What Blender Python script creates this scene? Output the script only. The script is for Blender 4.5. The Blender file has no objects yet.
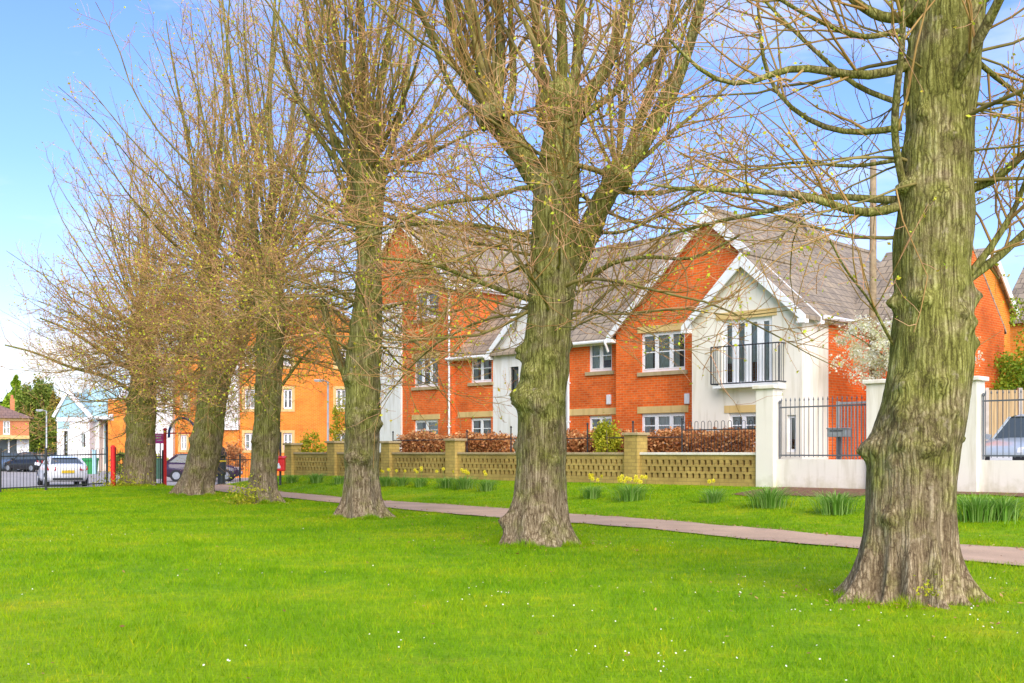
import bpy, math, random
import numpy as np
from mathutils import Vector, Matrix

SC = bpy.context.scene
C = SC.collection
H = 1.35          # eye height
FP = 1100.0       # focal length in pixels of the 1024 wide picture
HY = 452.0        # row of the horizon
rng = np.random.default_rng(7)
random.seed(7)
PI = math.pi

# ------------------------------------------------------------------ camera
cam = bpy.data.cameras.new('camera')
co = bpy.data.objects.new('camera', cam)
C.objects.link(co)
cam.sensor_width = 36.0
cam.lens = 36.0 * FP / 1024.0
cam.shift_y = (HY - 341.5) / 1024.0
cam.clip_end = 6000
co.location = (0, 0, H)
co.rotation_euler = (PI / 2, 0, 0)
SC.camera = co

# ------------------------------------------------------------------ ground heights
def smooth(a, b, x):
    t = np.clip((np.asarray(x, float) - a) / (b - a), 0, 1)
    return t * t * (3 - 2 * t)
A0 = 0.711 / math.hypot(.711, .703)
B0 = 0.703 / math.hypot(.711, .703)
def to_sp(X, Y):
    return X * A0 - Y * B0, X * B0 + Y * A0
def ground_h(X, Y):
    X = np.asarray(X, float); Y = np.asarray(Y, float)
    s, p = to_sp(X, Y)
    pe = np.interp(s, [-60, -32.2, -23.7, -11.1, -5.6, 5], [22.5, 21.0, 19.2, 16.7, 15.7, 13.8])
    bank = smooth(0, 1, (p - pe - .3) / (24.2 - pe)) * .45
    g = smooth(-41, -36.5, s)
    low = -.36 * smooth(39, 46, Y)
    und = .015 * np.sin(X * .7 + 1) * np.sin(Y * .45) * smooth(4, 10, Y)* (1-smooth(30,38,Y))
    mound = .10 * np.exp(-(((X + 13.5) / 3) ** 2 + ((Y - 40.5) / 3) ** 2))
    return bank * g + low * (1 - g) * (1 - smooth(-2, 0, bank * g * 0 - 1)) + und * (1 - bank / .45) + mound

# ------------------------------------------------------------------ frames & mesh builder
class Frame:
    def __init__(f, ux, uy):
        l = math.hypot(ux, uy)
        f.u = (ux / l, uy / l); f.v = (-uy / l, ux / l)
        f.rot = math.atan2(uy, ux)
    def pt(f, s, p, z):
        return (s * f.u[0] + p * f.v[0], s * f.u[1] + p * f.v[1], z)
    def S(f, x, p):
        r = (x - 512) / FP
        return p * (r * f.v[1] - f.v[0]) / (f.u[0] - r * f.u[1])
    def Z(f, x, y, p):
        s = f.S(x, p)
        return H + (HY - y) / FP * (s * f.u[1] + p * f.v[1])
FA = Frame(A0, -B0)      # the street's building line
FR = Frame(1, 0)         # square to the view
def at(x, Y, y=None, z=None):
    X = (x - 512) / FP * Y
    return (X, Y, (H + (HY - y) / FP * Y) if y is not None else z)

MW = {}
def reg(o):
    M = Matrix.Translation(o.location) @ o.rotation_euler.to_matrix().to_4x4() if o.type != 'x' else None
    MW[o.name] = (MW[o.parent.name] @ M) if o.parent else M
def thing(name, label, cat, loc=(0, 0, 0), rot=0, group=None):
    o = bpy.data.objects.new(name, None); C.objects.link(o)
    o.empty_display_size = .3
    o.location = loc; o.rotation_euler = (0, 0, rot)
    o['label'] = label; o['category'] = cat
    if group: o['group'] = group
    reg(o)
    return o
def tag(o, label, cat=None, group=None, kind=None):
    if label: o['label'] = label
    if cat: o['category'] = cat
    if group: o['group'] = group
    if kind: o['kind'] = kind
    return o
def link_mesh(name, me, mats, parent=None, loc=None, rot=0, smooth_=False):
    o = bpy.data.objects.new(name, me); C.objects.link(o)
    for m in (mats if isinstance(mats, (list, tuple)) else [mats]):
        me.materials.append(m)
    if parent is not None:
        o.parent = parent
        inv = MW[parent.name].inverted()
        me.transform(inv)
    elif loc is not None:
        o.location = loc; o.rotation_euler = (0, 0, rot)
        me.transform((Matrix.Translation(loc) @ Matrix.Rotation(rot, 4, 'Z')).inverted())
    if smooth_:
        me.polygons.foreach_set('use_smooth', [True] * len(me.polygons))
    me.update()
    reg(o)
    return o

class MB:
    def __init__(b): b.v = []; b.f = []; b.m = []
    def add(b, vs, fs, mi=0):
        n = len(b.v); b.v += [tuple(x) for x in vs]
        b.f += [tuple(n + i for i in f) for f in fs]; b.m += [mi] * len(fs)
    def quad(b, *pts, mi=0): b.add(pts, [tuple(range(len(pts)))], mi)
    def box(b, F, s0, s1, p0, p1, z0, z1, mi=0):
        vs = [F.pt(s, p, z) for z in (z0, z1) for p in (p0, p1) for s in (s0, s1)]
        b.add(vs, [(0, 2, 3, 1), (4, 5, 7, 6), (0, 1, 5, 4), (2, 6, 7, 3), (0, 4, 6, 2), (1, 3, 7, 5)], mi)
    def prism(b, pts, vec, mi=0):
        n = len(pts); q = [(x + vec[0], y + vec[1], z + vec[2]) for x, y, z in pts]
        fs = [tuple(range(n - 1, -1, -1)), tuple(range(n, 2 * n))]
        fs += [(i, (i + 1) % n, (i + 1) % n + n, i + n) for i in range(n)]
        b.add(list(pts) + q, fs, mi)
    def beam(b, p, q, w, h, mi=0):
        p = Vector(p); q = Vector(q); d = (q - p).normalized()
        up = Vector((0, 0, 1)) if abs(d.z) < .95 else Vector((0, 1, 0))
        a = d.cross(up).normalized() * w / 2; c = a.cross(d).normalized() * h / 2
        vs = [p - a - c, p + a - c, p + a + c, p - a + c, q - a - c, q + a - c, q + a + c, q - a + c]
        b.add(vs, [(3, 2, 1, 0), (4, 5, 6, 7), (0, 1, 5, 4), (1, 2, 6, 5), (2, 3, 7, 6), (3, 0, 4, 7)], mi)
    def tube(b, path, r, n=8, mi=0, cap=True):
        P = [Vector(x) for x in path]; rr = r if isinstance(r, (list, tuple)) else [r] * len(P)
        base = len(b.v); ref = None
        for i, p in enumerate(P):
            d = (P[min(i + 1, len(P) - 1)] - P[max(i - 1, 0)]).normalized()
            if ref is None: ref = d.orthogonal().normalized()
            ref = (ref - d * ref.dot(d)).normalized(); c = d.cross(ref)
            for k in range(n):
                a = 2 * PI * k / n
                b.v.append(tuple(p + (ref * math.cos(a) + c * math.sin(a)) * rr[i]))
        for i in range(len(P) - 1):
            for k in range(n):
                b.f.append((base + i * n + k, base + i * n + (k + 1) % n, base + (i + 1) * n + (k + 1) % n, base + (i + 1) * n + k)); b.m.append(mi)
        if cap:
            b.f.append(tuple(base + k for k in range(n - 1, -1, -1))); b.m.append(mi)
            b.f.append(tuple(base + (len(P) - 1) * n + k for k in range(n))); b.m.append(mi)
    def lathe(b, c, prof, n=16, mi=0):
        base = len(b.v)
        for z, r in prof:
            for k in range(n):
                a = 2 * PI * k / n
                b.v.append((c[0] + r * math.cos(a), c[1] + r * math.sin(a), c[2] + z))
        for i in range(len(prof) - 1):
            for k in range(n):
                b.f.append((base + i * n + k, base + i * n + (k + 1) % n, base + (i + 1) * n + (k + 1) % n, base + (i + 1) * n + k)); b.m.append(mi)
        b.f.append(tuple(base + k for k in range(n - 1, -1, -1))); b.m.append(mi)
        b.f.append(tuple(base + (len(prof) - 1) * n + k for k in range(n))); b.m.append(mi)
    def build(b, name, mats, parent=None, loc=None, rot=0, smooth_=False, bevel=0):
        me = bpy.data.meshes.new(name); me.from_pydata(b.v, [], b.f)
        if any(b.m): me.polygons.foreach_set('material_index', b.m)
        o = link_mesh(name, me, mats, parent, loc, rot, smooth_)
        if bevel:
            md = o.modifiers.new('bevel', 'BEVEL'); md.width = bevel; md.segments = 2; md.limit_method = 'ANGLE'
        return o

def np_mesh(name, V, Fq, mats, parent=None, loc=None, smooth_=False, kinds=None):
    """V (n,3), Fq (m,k) all with the same number of corners"""
    V = np.asarray(V, np.float32); Fq = np.asarray(Fq, np.int32)
    me = bpy.data.meshes.new(name)
    me.vertices.add(len(V)); me.vertices.foreach_set('co', V.ravel())
    m, k = Fq.shape
    me.loops.add(m * k); me.loops.foreach_set('vertex_index', Fq.ravel())
    me.polygons.add(m)
    me.polygons.foreach_set('loop_start', np.arange(0, m * k, k, dtype=np.int32))
    me.polygons.foreach_set('loop_total', np.full(m, k, np.int32))
    me.update(calc_edges=True)
    return link_mesh(name, me, mats, parent, loc, 0, smooth_)

# ------------------------------------------------------------------ materials
def new_mat(name):
    m = bpy.data.materials.new(name); m.use_nodes = True
    nt = m.node_tree; nt.nodes.clear()
    out = nt.nodes.new('ShaderNodeOutputMaterial'); bs = nt.nodes.new('ShaderNodeBsdfPrincipled')
    nt.links.new(bs.outputs[0], out.inputs[0])
    return m, nt, bs, out
def N(nt, t, **kw):
    n = nt.nodes.new(t)
    for k, v in kw.items():
        if k in n.inputs: n.inputs[k].default_value = v
        else: setattr(n, k, v)
    return n
def ramp(nt, stops, fac):
    r = nt.nodes.new('ShaderNodeValToRGB')
    while len(r.color_ramp.elements) < len(stops): r.color_ramp.elements.new(.5)
    for e, (p, c) in zip(r.color_ramp.elements, stops):
        e.position = p; e.color = (*c, 1) if len(c) == 3 else c
    nt.links.new(fac, r.inputs[0])
    return r.outputs[0]
def objco(nt, scale=(1, 1, 1), world=False):
    tc = N(nt, 'ShaderNodeNewGeometry') if world else N(nt, 'ShaderNodeTexCoord')
    mp = N(nt, 'ShaderNodeMapping'); mp.inputs['Scale'].default_value = scale
    nt.links.new(tc.outputs['Position' if world else 'Object'], mp.inputs[0])
    return mp.outputs[0]
def noise(nt, vec, scale, detail=4, rough=.55, out=0):
    n = N(nt, 'ShaderNodeTexNoise', Scale=scale, Detail=detail, Roughness=rough)
    nt.links.new(vec, n.inputs['Vector']); return n.outputs[out]
def mixc(nt, a, b, fac, mode='MIX'):
    m = N(nt, 'ShaderNodeMix', data_type='RGBA', blend_type=mode)
    for sock, val in ((m.inputs[6], a), (m.inputs[7], b), (m.inputs[0], fac)):
        if hasattr(val, 'node'): nt.links.new(val, sock)
        elif isinstance(val, (int, float)): sock.default_value = val
        else: sock.default_value = (*val, 1)
    return m.outputs[2]
def bump(nt, bs, h, strength=.3, dist=.02):
    b = N(nt, 'ShaderNodeBump', Strength=strength, Distance=dist)
    nt.links.new(h, b.inputs['Height']); nt.links.new(b.outputs[0], bs.inputs['Normal'])
def simple(name, col, rough=.6, metal=0, var=.12, scale=6, spec=.5):
    m, nt, bs, out = new_mat(name)
    v = objco(nt); n = noise(nt, v, scale)
    lo = tuple(c * (1 - var) for c in col); hi = tuple(min(1, c * (1 + var)) for c in col)
    nt.links.new(ramp(nt, [(.3, lo), (.7, hi)], n), bs.inputs['Base Color'])
    bs.inputs['Roughness'].default_value = rough; bs.inputs['Metallic'].default_value = metal
    bs.inputs['Specular IOR Level'].default_value = spec
    return m
def wall_coords(nt):
    """(along the wall, height) whichever way the wall faces, in the building's own frame"""
    tc = N(nt, 'ShaderNodeTexCoord')
    sp = N(nt, 'ShaderNodeSeparateXYZ'); nt.links.new(tc.outputs['Object'], sp.inputs[0])
    sn = N(nt, 'ShaderNodeSeparateXYZ')
    ge = N(nt, 'ShaderNodeNewGeometry')
    vt = N(nt, 'ShaderNodeVectorTransform', vector_type='NORMAL', convert_from='WORLD', convert_to='OBJECT')
    nt.links.new(ge.outputs['True Normal'], vt.inputs[0]); nt.links.new(vt.outputs[0], sn.inputs[0])
    ax = N(nt, 'ShaderNodeMath', operation='ABSOLUTE'); nt.links.new(sn.outputs[0], ax.inputs[0])
    gt = N(nt, 'ShaderNodeMath', operation='GREATER_THAN'); nt.links.new(ax.outputs[0], gt.inputs[0]); gt.inputs[1].default_value = .55
    mx = N(nt, 'ShaderNodeMix', data_type='FLOAT')
    nt.links.new(gt.outputs[0], mx.inputs[0]); nt.links.new(sp.outputs[0], mx.inputs[2]); nt.links.new(sp.outputs[1], mx.inputs[3])
    cb = N(nt, 'ShaderNodeCombineXYZ')
    nt.links.new(mx.outputs[0], cb.inputs[0]); nt.links.new(sp.outputs[2], cb.inputs[1])
    return cb.outputs[0], tc.outputs['Object']
def brick_mat(name, c1, c2, mortar, bw=.225, rh=.075, ms=.010, rough=.85):
    m, nt, bs, out = new_mat(name)
    uv, oc = wall_coords(nt)
    b = N(nt, 'ShaderNodeTexBrick', Scale=1.0)
    b.inputs['Brick Width'].default_value = bw; b.inputs['Row Height'].default_value = rh
    b.inputs['Mortar Size'].default_value = ms; b.inputs['Mortar Smooth'].default_value = .3
    b.inputs['Color1'].default_value = (*c1, 1); b.inputs['Color2'].default_value = (*c2, 1); b.inputs['Mortar'].default_value = (*mortar, 1)
    b.inputs['Bias'].default_value = -.1
    nt.links.new(uv, b.inputs['Vector'])
    n = noise(nt, oc, .9, 5); n2 = noise(nt, oc, 9, 3)
    c = mixc(nt, b.outputs[0], ramp(nt, [(.3, (.70, .68, .68)), (.5, (1, 1, 1)), (.7, (1.18, 1.2, 1.2))], n), .9, 'MULTIPLY')
    c = mixc(nt, c, ramp(nt, [(.3, (.84, .84, .84)), (.7, (1.1, 1.1, 1.1))], n2), .8, 'MULTIPLY')
    nt.links.new(c, bs.inputs['Base Color']); bs.inputs['Roughness'].default_value = rough
    bs.inputs['Specular IOR Level'].default_value = .2
    bump(nt, bs, b.outputs[1], -.35, .01)
    return m
def roof_mat(name, c1, c2, gap):
    m, nt, bs, out = new_mat(name)
    uv, oc = wall_coords(nt)
    mp = N(nt, 'ShaderNodeMapping'); mp.inputs['Scale'].default_value = (1, 1.4, 1); nt.links.new(uv, mp.inputs[0])
    b = N(nt, 'ShaderNodeTexBrick', Scale=1.0)
    b.inputs['Brick Width'].default_value = .33; b.inputs['Row Height'].default_value = .34
    b.inputs['Mortar Size'].default_value = .022; b.inputs['Mortar Smooth'].default_value = .5
    b.inputs['Color1'].default_value = (*c1, 1); b.inputs['Color2'].default_value = (*c2, 1); b.inputs['Mortar'].default_value = (*gap, 1)
    nt.links.new(mp.outputs[0], b.inputs['Vector'])
    n = noise(nt, oc, 1.1, 6, .65); n2 = noise(nt, oc, 12, 3)
    c = mixc(nt, b.outputs[0], ramp(nt, [(.3, (.72, .72, .74)), (.5, (1, 1, 1)), (.7, (1.25, 1.2, 1.05))], n), .9, 'MULTIPLY')
    c = mixc(nt, c, ramp(nt, [(.3, (.8, .8, .8)), (.7, (1.15, 1.15, 1.15))], n2), .8, 'MULTIPLY')
    nt.links.new(c, bs.inputs['Base Color']); bs.inputs['Roughness'].default_value = .8
    # each course lips over the one below
    sp = N(nt, 'ShaderNodeSeparateXYZ'); nt.links.new(mp.outputs[0], sp.inputs[0])
    md = N(nt, 'ShaderNodeMath', operation='MULTIPLY'); md.inputs[1].default_value = 1 / .34; nt.links.new(sp.outputs[1], md.inputs[0])
    fr = N(nt, 'ShaderNodeMath', operation='FRACT'); nt.links.new(md.outputs[0], fr.inputs[0])
    iv = N(nt, 'ShaderNodeMath', operation='SUBTRACT'); iv.inputs[0].default_value = 1; nt.links.new(fr.outputs[0], iv.inputs[1])
    bump(nt, bs, iv.outputs[0], .8, .04)
    return m

M = {}
M['brick'] = brick_mat('red brick', (.80, .140, .016), (.64, .092, .012), (.64, .25, .09))
M['brick_orange'] = brick_mat('orange brick', (.86, .235, .018), (.76, .185, .015), (.70, .32, .10))
M['brick_far'] = brick_mat('far brick', (.62, .20, .06), (.55, .15, .05), (.5, .3, .2))
M['stone_wall'] = brick_mat('buff walling block', (.50, .35, .10), (.40, .275, .08), (.30, .21, .07), .3, .10, .008)
M['roof'] = roof_mat('grey roof tile', (.34, .265, .18), (.25, .195, .135), (.12, .095, .065))
M['roof_brown'] = roof_mat('brown roof tile', (.27, .16, .12), (.22, .13, .10), (.12, .07, .055))
def render_mat(name, col):
    m, nt, bs, out = new_mat(name)
    v = objco(nt); n = noise(nt, v, .8, 5, .6); n2 = noise(nt, v, 60, 2)
    vs = objco(nt, (3, 3, .35)); st = noise(nt, vs, 1.6, 4)
    c = mixc(nt, ramp(nt, [(.3, tuple(k * .92 for k in col)), (.7, col)], n), ramp(nt, [(.34, (.74, .71, .62)), (.5, (1, 1, 1))], st), .6, 'MULTIPLY')
    # splash marks and algae along the foot, with a ragged edge
    sz = N(nt, 'ShaderNodeSeparateXYZ'); nt.links.new(v, sz.inputs[0])
    e = N(nt, 'ShaderNodeMath', operation='MULTIPLY_ADD'); e.inputs[1].default_value = -1.0; nt.links.new(sz.outputs[2], e.inputs[0]); nt.links.new(noise(nt, v, 3.5, 6, .7), e.inputs[2])
    c = mixc(nt, c, (.62, .60, .42), ramp(nt, [(.15, (0, 0, 0)), (.55, (.55, .55, .55))], e.outputs[0]), 'MULTIPLY')
    nt.links.new(c, bs.inputs['Base Color']); bs.inputs['Roughness'].default_value = .9
    bs.inputs['Specular IOR Level'].default_value = .15
    bump(nt, bs, n2, .25, .01)
    return m
M['render'] = render_mat('cream white render', (.84, .78, .66))
M['render_white'] = render_mat('white render', (.84, .82, .78))
M['lintel'] = render_mat('buff stone dressing', (.70, .50, .21))
M['sill'] = render_mat('weathered stone sill', (.47, .36, .20))
M['upvc'] = simple('white plastic', (.82, .82, .82), .35, var=.03)
M['trim'] = simple('white painted board', (.80, .80, .79), .5, var=.06)
M['iron'] = simple('black painted iron', (.045, .048, .052), .45, .3)
M['grey_iron'] = simple('grey weathered iron', (.12, .13, .14), .5, .3)
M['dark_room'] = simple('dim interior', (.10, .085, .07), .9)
M['curtain'] = simple('pale curtain', (.86, .88, .85), .9, var=.08, scale=14)
M['bedding'] = simple('bare soil', (.17, .075, .035), .95, var=.4, scale=12)
M['red_paint'] = simple('red paint', (.80, .02, .02), .4)
M['blue_paint'] = simple('blue paint', (.03, .08, .28), .4)
M['blue_panel'] = simple('pale blue sheet roofing', (.36, .57, .60), .55, var=.08)
M['pink'] = simple('magenta sign', (.95, .08, .50), .5)
M['white'] = simple('white marking', (.8, .8, .8), .5, var=.02)
M['green_bin'] = simple('green plastic', (.02, .24, .05), .5)
M['yellow_plate'] = simple('yellow plate', (.75, .50, .02), .5, var=.02)
M['tyre'] = simple('tyre rubber', (.02, .02, .02), .85)
M['rim'] = simple('alloy rim', (.45, .46, .48), .3, .8)
M['red_lamp'] = simple('red lamp lens', (.45, .012, .012), .2)
M['clear_lamp'] = simple('clear lamp lens', (.7, .7, .72), .15)
M['black_plastic'] = simple('black plastic', (.02, .02, .022), .5)
M['lamp_grey'] = simple('galvanised steel', (.42, .43, .42), .5, .4)
M['post_wood'] = simple('weathered pole timber', (.27, .19, .10), .85, var=.3, scale=9)
M['concrete'] = simple('concrete', (.45, .40, .33), .9, var=.15)
M['car_white'] = simple('white car paint', (.88, .88, .88), .18, var=.01)
M['car_black'] = simple('black car paint', (.018, .02, .024), .15, var=.02)
M['car_silver'] = simple('silver blue car paint', (.52, .58, .62), .2, .3, var=.02)
M['car_red'] = simple('dark red car paint', (.045, .025, .05), .15, var=.02)
M['car_blue'] = simple('grey blue car paint', (.10, .14, .20), .2, .3, var=.02)
m, nt, bs, out = new_mat('car glass'); bs.inputs['Base Color'].default_value = (.06, .075, .08, 1); bs.inputs['Roughness'].default_value = .04; M['car_glass'] = m
m, nt, bs, out = new_mat('window glass')
tr = N(nt, 'ShaderNodeBsdfTransparent', Color=(.93, .96, .95, 1)); gl = N(nt, 'ShaderNodeBsdfGlossy', Roughness=.03); gl.inputs[0].default_value = (.8, .8, .8, 1)
fn = N(nt, 'ShaderNodeFresnel', IOR=1.9); mxs = N(nt, 'ShaderNodeMixShader')
wv = noise(nt, objco(nt), 2.2, 2)
bp = N(nt, 'ShaderNodeBump', Strength=.12, Distance=.05); nt.links.new(wv, bp.inputs['Height']); nt.links.new(bp.outputs[0], gl.inputs['Normal'])
nt.links.new(fn.outputs[0], mxs.inputs[0]); nt.links.new(tr.outputs[0], mxs.inputs[1]); nt.links.new(gl.outputs[0], mxs.inputs[2]); nt.links.new(mxs.outputs[0], out.inputs[0])
M['glass'] = m

def slat_mat(name, c1, c2, w=.1):
    m, nt, bs, out = new_mat(name)
    uv, oc = wall_coords(nt)
    b = N(nt, 'ShaderNodeTexBrick', Scale=1.0, offset=0.0)
    b.inputs['Brick Width'].default_value = w; b.inputs['Row Height'].default_value = 8.0
    b.inputs['Mortar Size'].default_value = .006; b.inputs['Color1'].default_value = (*c1, 1); b.inputs['Color2'].default_value = (*c2, 1)
    b.inputs['Mortar'].default_value = (.05, .03, .015, 1)
    nt.links.new(uv, b.inputs['Vector'])
    g = noise(nt, objco(nt, (14, 14, .8)), 2, 5)
    nt.links.new(mixc(nt, b.outputs[0], ramp(nt, [(.3, (.7, .7, .7)), (.7, (1.2, 1.2, 1.2))], g), .8, 'MULTIPLY'), bs.inputs['Base Color'])
    bs.inputs['Roughness'].default_value = .8
    bump(nt, bs, b.outputs[1], -.6, .02)
    return m
M['fence_wood'] = slat_mat('fence boards', (.52, .36, .17), (.42, .28, .13), .12)
M['seam_roof'] = slat_mat('pale blue seamed cladding', (.34, .56, .60), (.31, .53, .57), .45)

# bark: furrowed, brown grey low down, green with algae higher up
def bark_mat(name, green):
    m, nt, bs, out = new_mat(name)
    v1 = objco(nt, (1, 1, .075)); v0 = objco(nt)
    def mth(op, x, y=None, z=None, clamp=False):
        q = N(nt, 'ShaderNodeMath', operation=op, use_clamp=clamp)
        for i, w_ in enumerate((x, y, z)):
            if w_ is None: continue
            if hasattr(w_, 'node'): nt.links.new(w_, q.inputs[i])
            else: q.inputs[i].default_value = w_
        return q.outputs[0]
    # warp the furrows so they fork and break
    nn = N(nt, 'ShaderNodeTexNoise', Scale=4.5, Detail=5.0, Roughness=.7); nt.links.new(v0, nn.inputs['Vector'])
    sc2 = N(nt, 'ShaderNodeVectorMath', operation='SCALE'); sc2.inputs['Scale'].default_value = .06; nt.links.new(nn.outputs[1], sc2.inputs[0])
    va = N(nt, 'ShaderNodeVectorMath', operation='ADD'); nt.links.new(v1, va.inputs[0]); nt.links.new(sc2.outputs[0], va.inputs[1])
    f1 = noise(nt, va.outputs[0], 40, 8, .72)
    vo = N(nt, 'ShaderNodeTexVoronoi', feature='DISTANCE_TO_EDGE', Scale=34.0); nt.links.new(va.outputs[0], vo.inputs['Vector'])
    vo2 = N(nt, 'ShaderNodeTexVoronoi', feature='DISTANCE_TO_EDGE', Scale=14.0); nt.links.new(va.outputs[0], vo2.inputs['Vector'])
    fis = mth('MULTIPLY', mth('MULTIPLY', vo.outputs[0], 3.2, clamp=True), 1)
    fis2 = mth('MULTIPLY', vo2.outputs[0], 4.0, clamp=True)
    n2 = noise(nt, v0, 2.6, 6, .65); n3 = noise(nt, v0, 55, 5, .75); n4 = noise(nt, v0, .9, 4, .55); n5 = noise(nt, v0, 7, 6, .7)
    hgt = mth('ADD', mth('MULTIPLY', f1, .55), mth('ADD', mth('MULTIPLY', fis, .30), mth('MULTIPLY', fis2, .15)))
    brown = ramp(nt, [(.28, (.095, .062, .036)), (.42, (.20, .145, .085)), (.58, (.31, .235, .145)), (.75, (.46, .36, .24))], hgt)
    grn = ramp(nt, [(.28, (.066, .062, .013)), (.42, (.155, .152, .028)), (.58, (.235, .230, .048)), (.75, (.36, .345, .10))], hgt)
    sp = N(nt, 'ShaderNodeSeparateXYZ'); nt.links.new(v0, sp.inputs[0])
    mr = N(nt, 'ShaderNodeMapRange'); mr.inputs[1].default_value = .3; mr.inputs[2].default_value = 2.4; nt.links.new(sp.outputs[2], mr.inputs[0])
    gr = mth('MULTIPLY', mth('ADD', mr.outputs[0], mth('MULTIPLY_ADD', n2, 4.2, -2.15), clamp=True), green)
    c = mixc(nt, brown, grn, gr)
    c = mixc(nt, c, (.45, .36, .26), mth('MULTIPLY', ramp(nt, [(.60, (0, 0, 0)), (.68, (1, 1, 1))], n5), .45))   # grey lichen flecks
    c = mixc(nt, c, ramp(nt, [(.35, (.74, .72, .68)), (.65, (1.2, 1.2, 1.16))], n3), .85, 'MULTIPLY')
    c = mixc(nt, c, ramp(nt, [(.35, (.78, .76, .74)), (.65, (1.2, 1.2, 1.2))], n4), .8, 'MULTIPLY')
    nt.links.new(c, bs.inputs['Base Color']); bs.inputs['Roughness'].default_value = .95; bs.inputs['Specular IOR Level'].default_value = .1
    bump(nt, bs, hgt, .5, .035)
    return m
M['bark'] = bark_mat('lime bark', .85)
def branch_mat(name, stops, rough=.8, scale=3.0):
    m, nt, bs, out = new_mat(name)
    n = noise(nt, objco(nt), scale, 4, .6)
    nt.links.new(ramp(nt, stops, n), bs.inputs['Base Color']); bs.inputs['Roughness'].default_value = rough
    return m
M['limb'] = branch_mat('branch bark', [(.3, (.085, .060, .015)), (.5, (.20, .155, .035)), (.7, (.34, .25, .08))])
M['branch'] = branch_mat('young branch bark', [(.3, (.20, .095, .025)), (.5, (.34, .19, .045)), (.7, (.46, .28, .09))], scale=1.3)
M['twig'] = branch_mat('red brown twigs', [(.3, (.44, .18, .09)), (.5, (.60, .30, .15)), (.7, (.70, .45, .22))], scale=.9)
def leaf_mat(name, stops, trans=.35, rough=.55):
    m, nt, bs, out = new_mat(name)
    ge = N(nt, 'ShaderNodeNewGeometry')
    n = noise(nt, objco(nt), 1.3, 3)
    mx = N(nt, 'ShaderNodeMath', operation='MULTIPLY_ADD'); mx.inputs[1].default_value = .55; nt.links.new(ge.outputs['Random Per Island'], mx.inputs[0])
    hf = N(nt, 'ShaderNodeMath', operation='MULTIPLY'); hf.inputs[1].default_value = .45; nt.links.new(n, hf.inputs[0]); nt.links.new(hf.outputs[0], mx.inputs[2])
    c = ramp(nt, stops, mx.outputs[0])
    nt.links.new(c, bs.inputs['Base Color']); bs.inputs['Roughness'].default_value = rough; bs.inputs['Specular IOR Level'].default_value = .25
    tl = N(nt, 'ShaderNodeBsdfTranslucent'); nt.links.new(c, tl.inputs[0])
    ms = N(nt, 'ShaderNodeMixShader'); ms.inputs[0].default_value = trans
    nt.links.new(bs.outputs[0], ms.inputs[1]); nt.links.new(tl.outputs[0], ms.inputs[2]); nt.links.new(ms.outputs[0], out.inputs[0])
    return m
M['bud'] = leaf_mat('opening lime leaves', [(.15, (.70, .34, .06)), (.4, (.72, .60, .04)), (.75, (.55, .68, .04))])
M['hedge'] = leaf_mat('beech hedge leaves', [(.2, (.30, .10, .03)), (.5, (.60, .25, .085)), (.8, (.74, .44, .18))], .2)
M['yellow_leaf'] = leaf_mat('golden shrub leaves', [(.2, (.22, .28, .02)), (.5, (.50, .50, .03)), (.8, (.70, .60, .04))])
M['green_leaf'] = leaf_mat('fresh green leaves', [(.2, (.12, .22, .015)), (.5, (.30, .46, .03)), (.8, (.52, .62, .06))])
M['mid_leaf'] = leaf_mat('spring tree leaves', [(.2, (.09, .13, .02)), (.5, (.20, .26, .035)), (.8, (.36, .40, .07))])
M['rust_leaf'] = leaf_mat('rusty spring leaves', [(.2, (.14, .11, .02)), (.5, (.29, .22, .035)), (.8, (.42, .32, .06))])
M['dark_leaf'] = leaf_mat('dark evergreen leaves', [(.2, (.03, .06, .015)), (.5, (.06, .12, .02)), (.8, (.13, .20, .03))])
M['blossom'] = leaf_mat('white blossom', [(.2, (.60, .62, .25)), (.45, (.84, .82, .60)), (.8, (.88, .87, .78))], .5)
M['daff_leaf'] = leaf_mat('daffodil leaves', [(.2, (.10, .24, .02)), (.5, (.22, .42, .05)), (.8, (.46, .60, .18))])
M['daff'] = leaf_mat('daffodil petals', [(.2, (.80, .60, .01)), (.8, (.85, .75, .05))])
M['daisy'] = leaf_mat('daisy petals', [(.2, (.70, .70, .5)), (.8, (.82, .80, .66))], .1)

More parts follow.
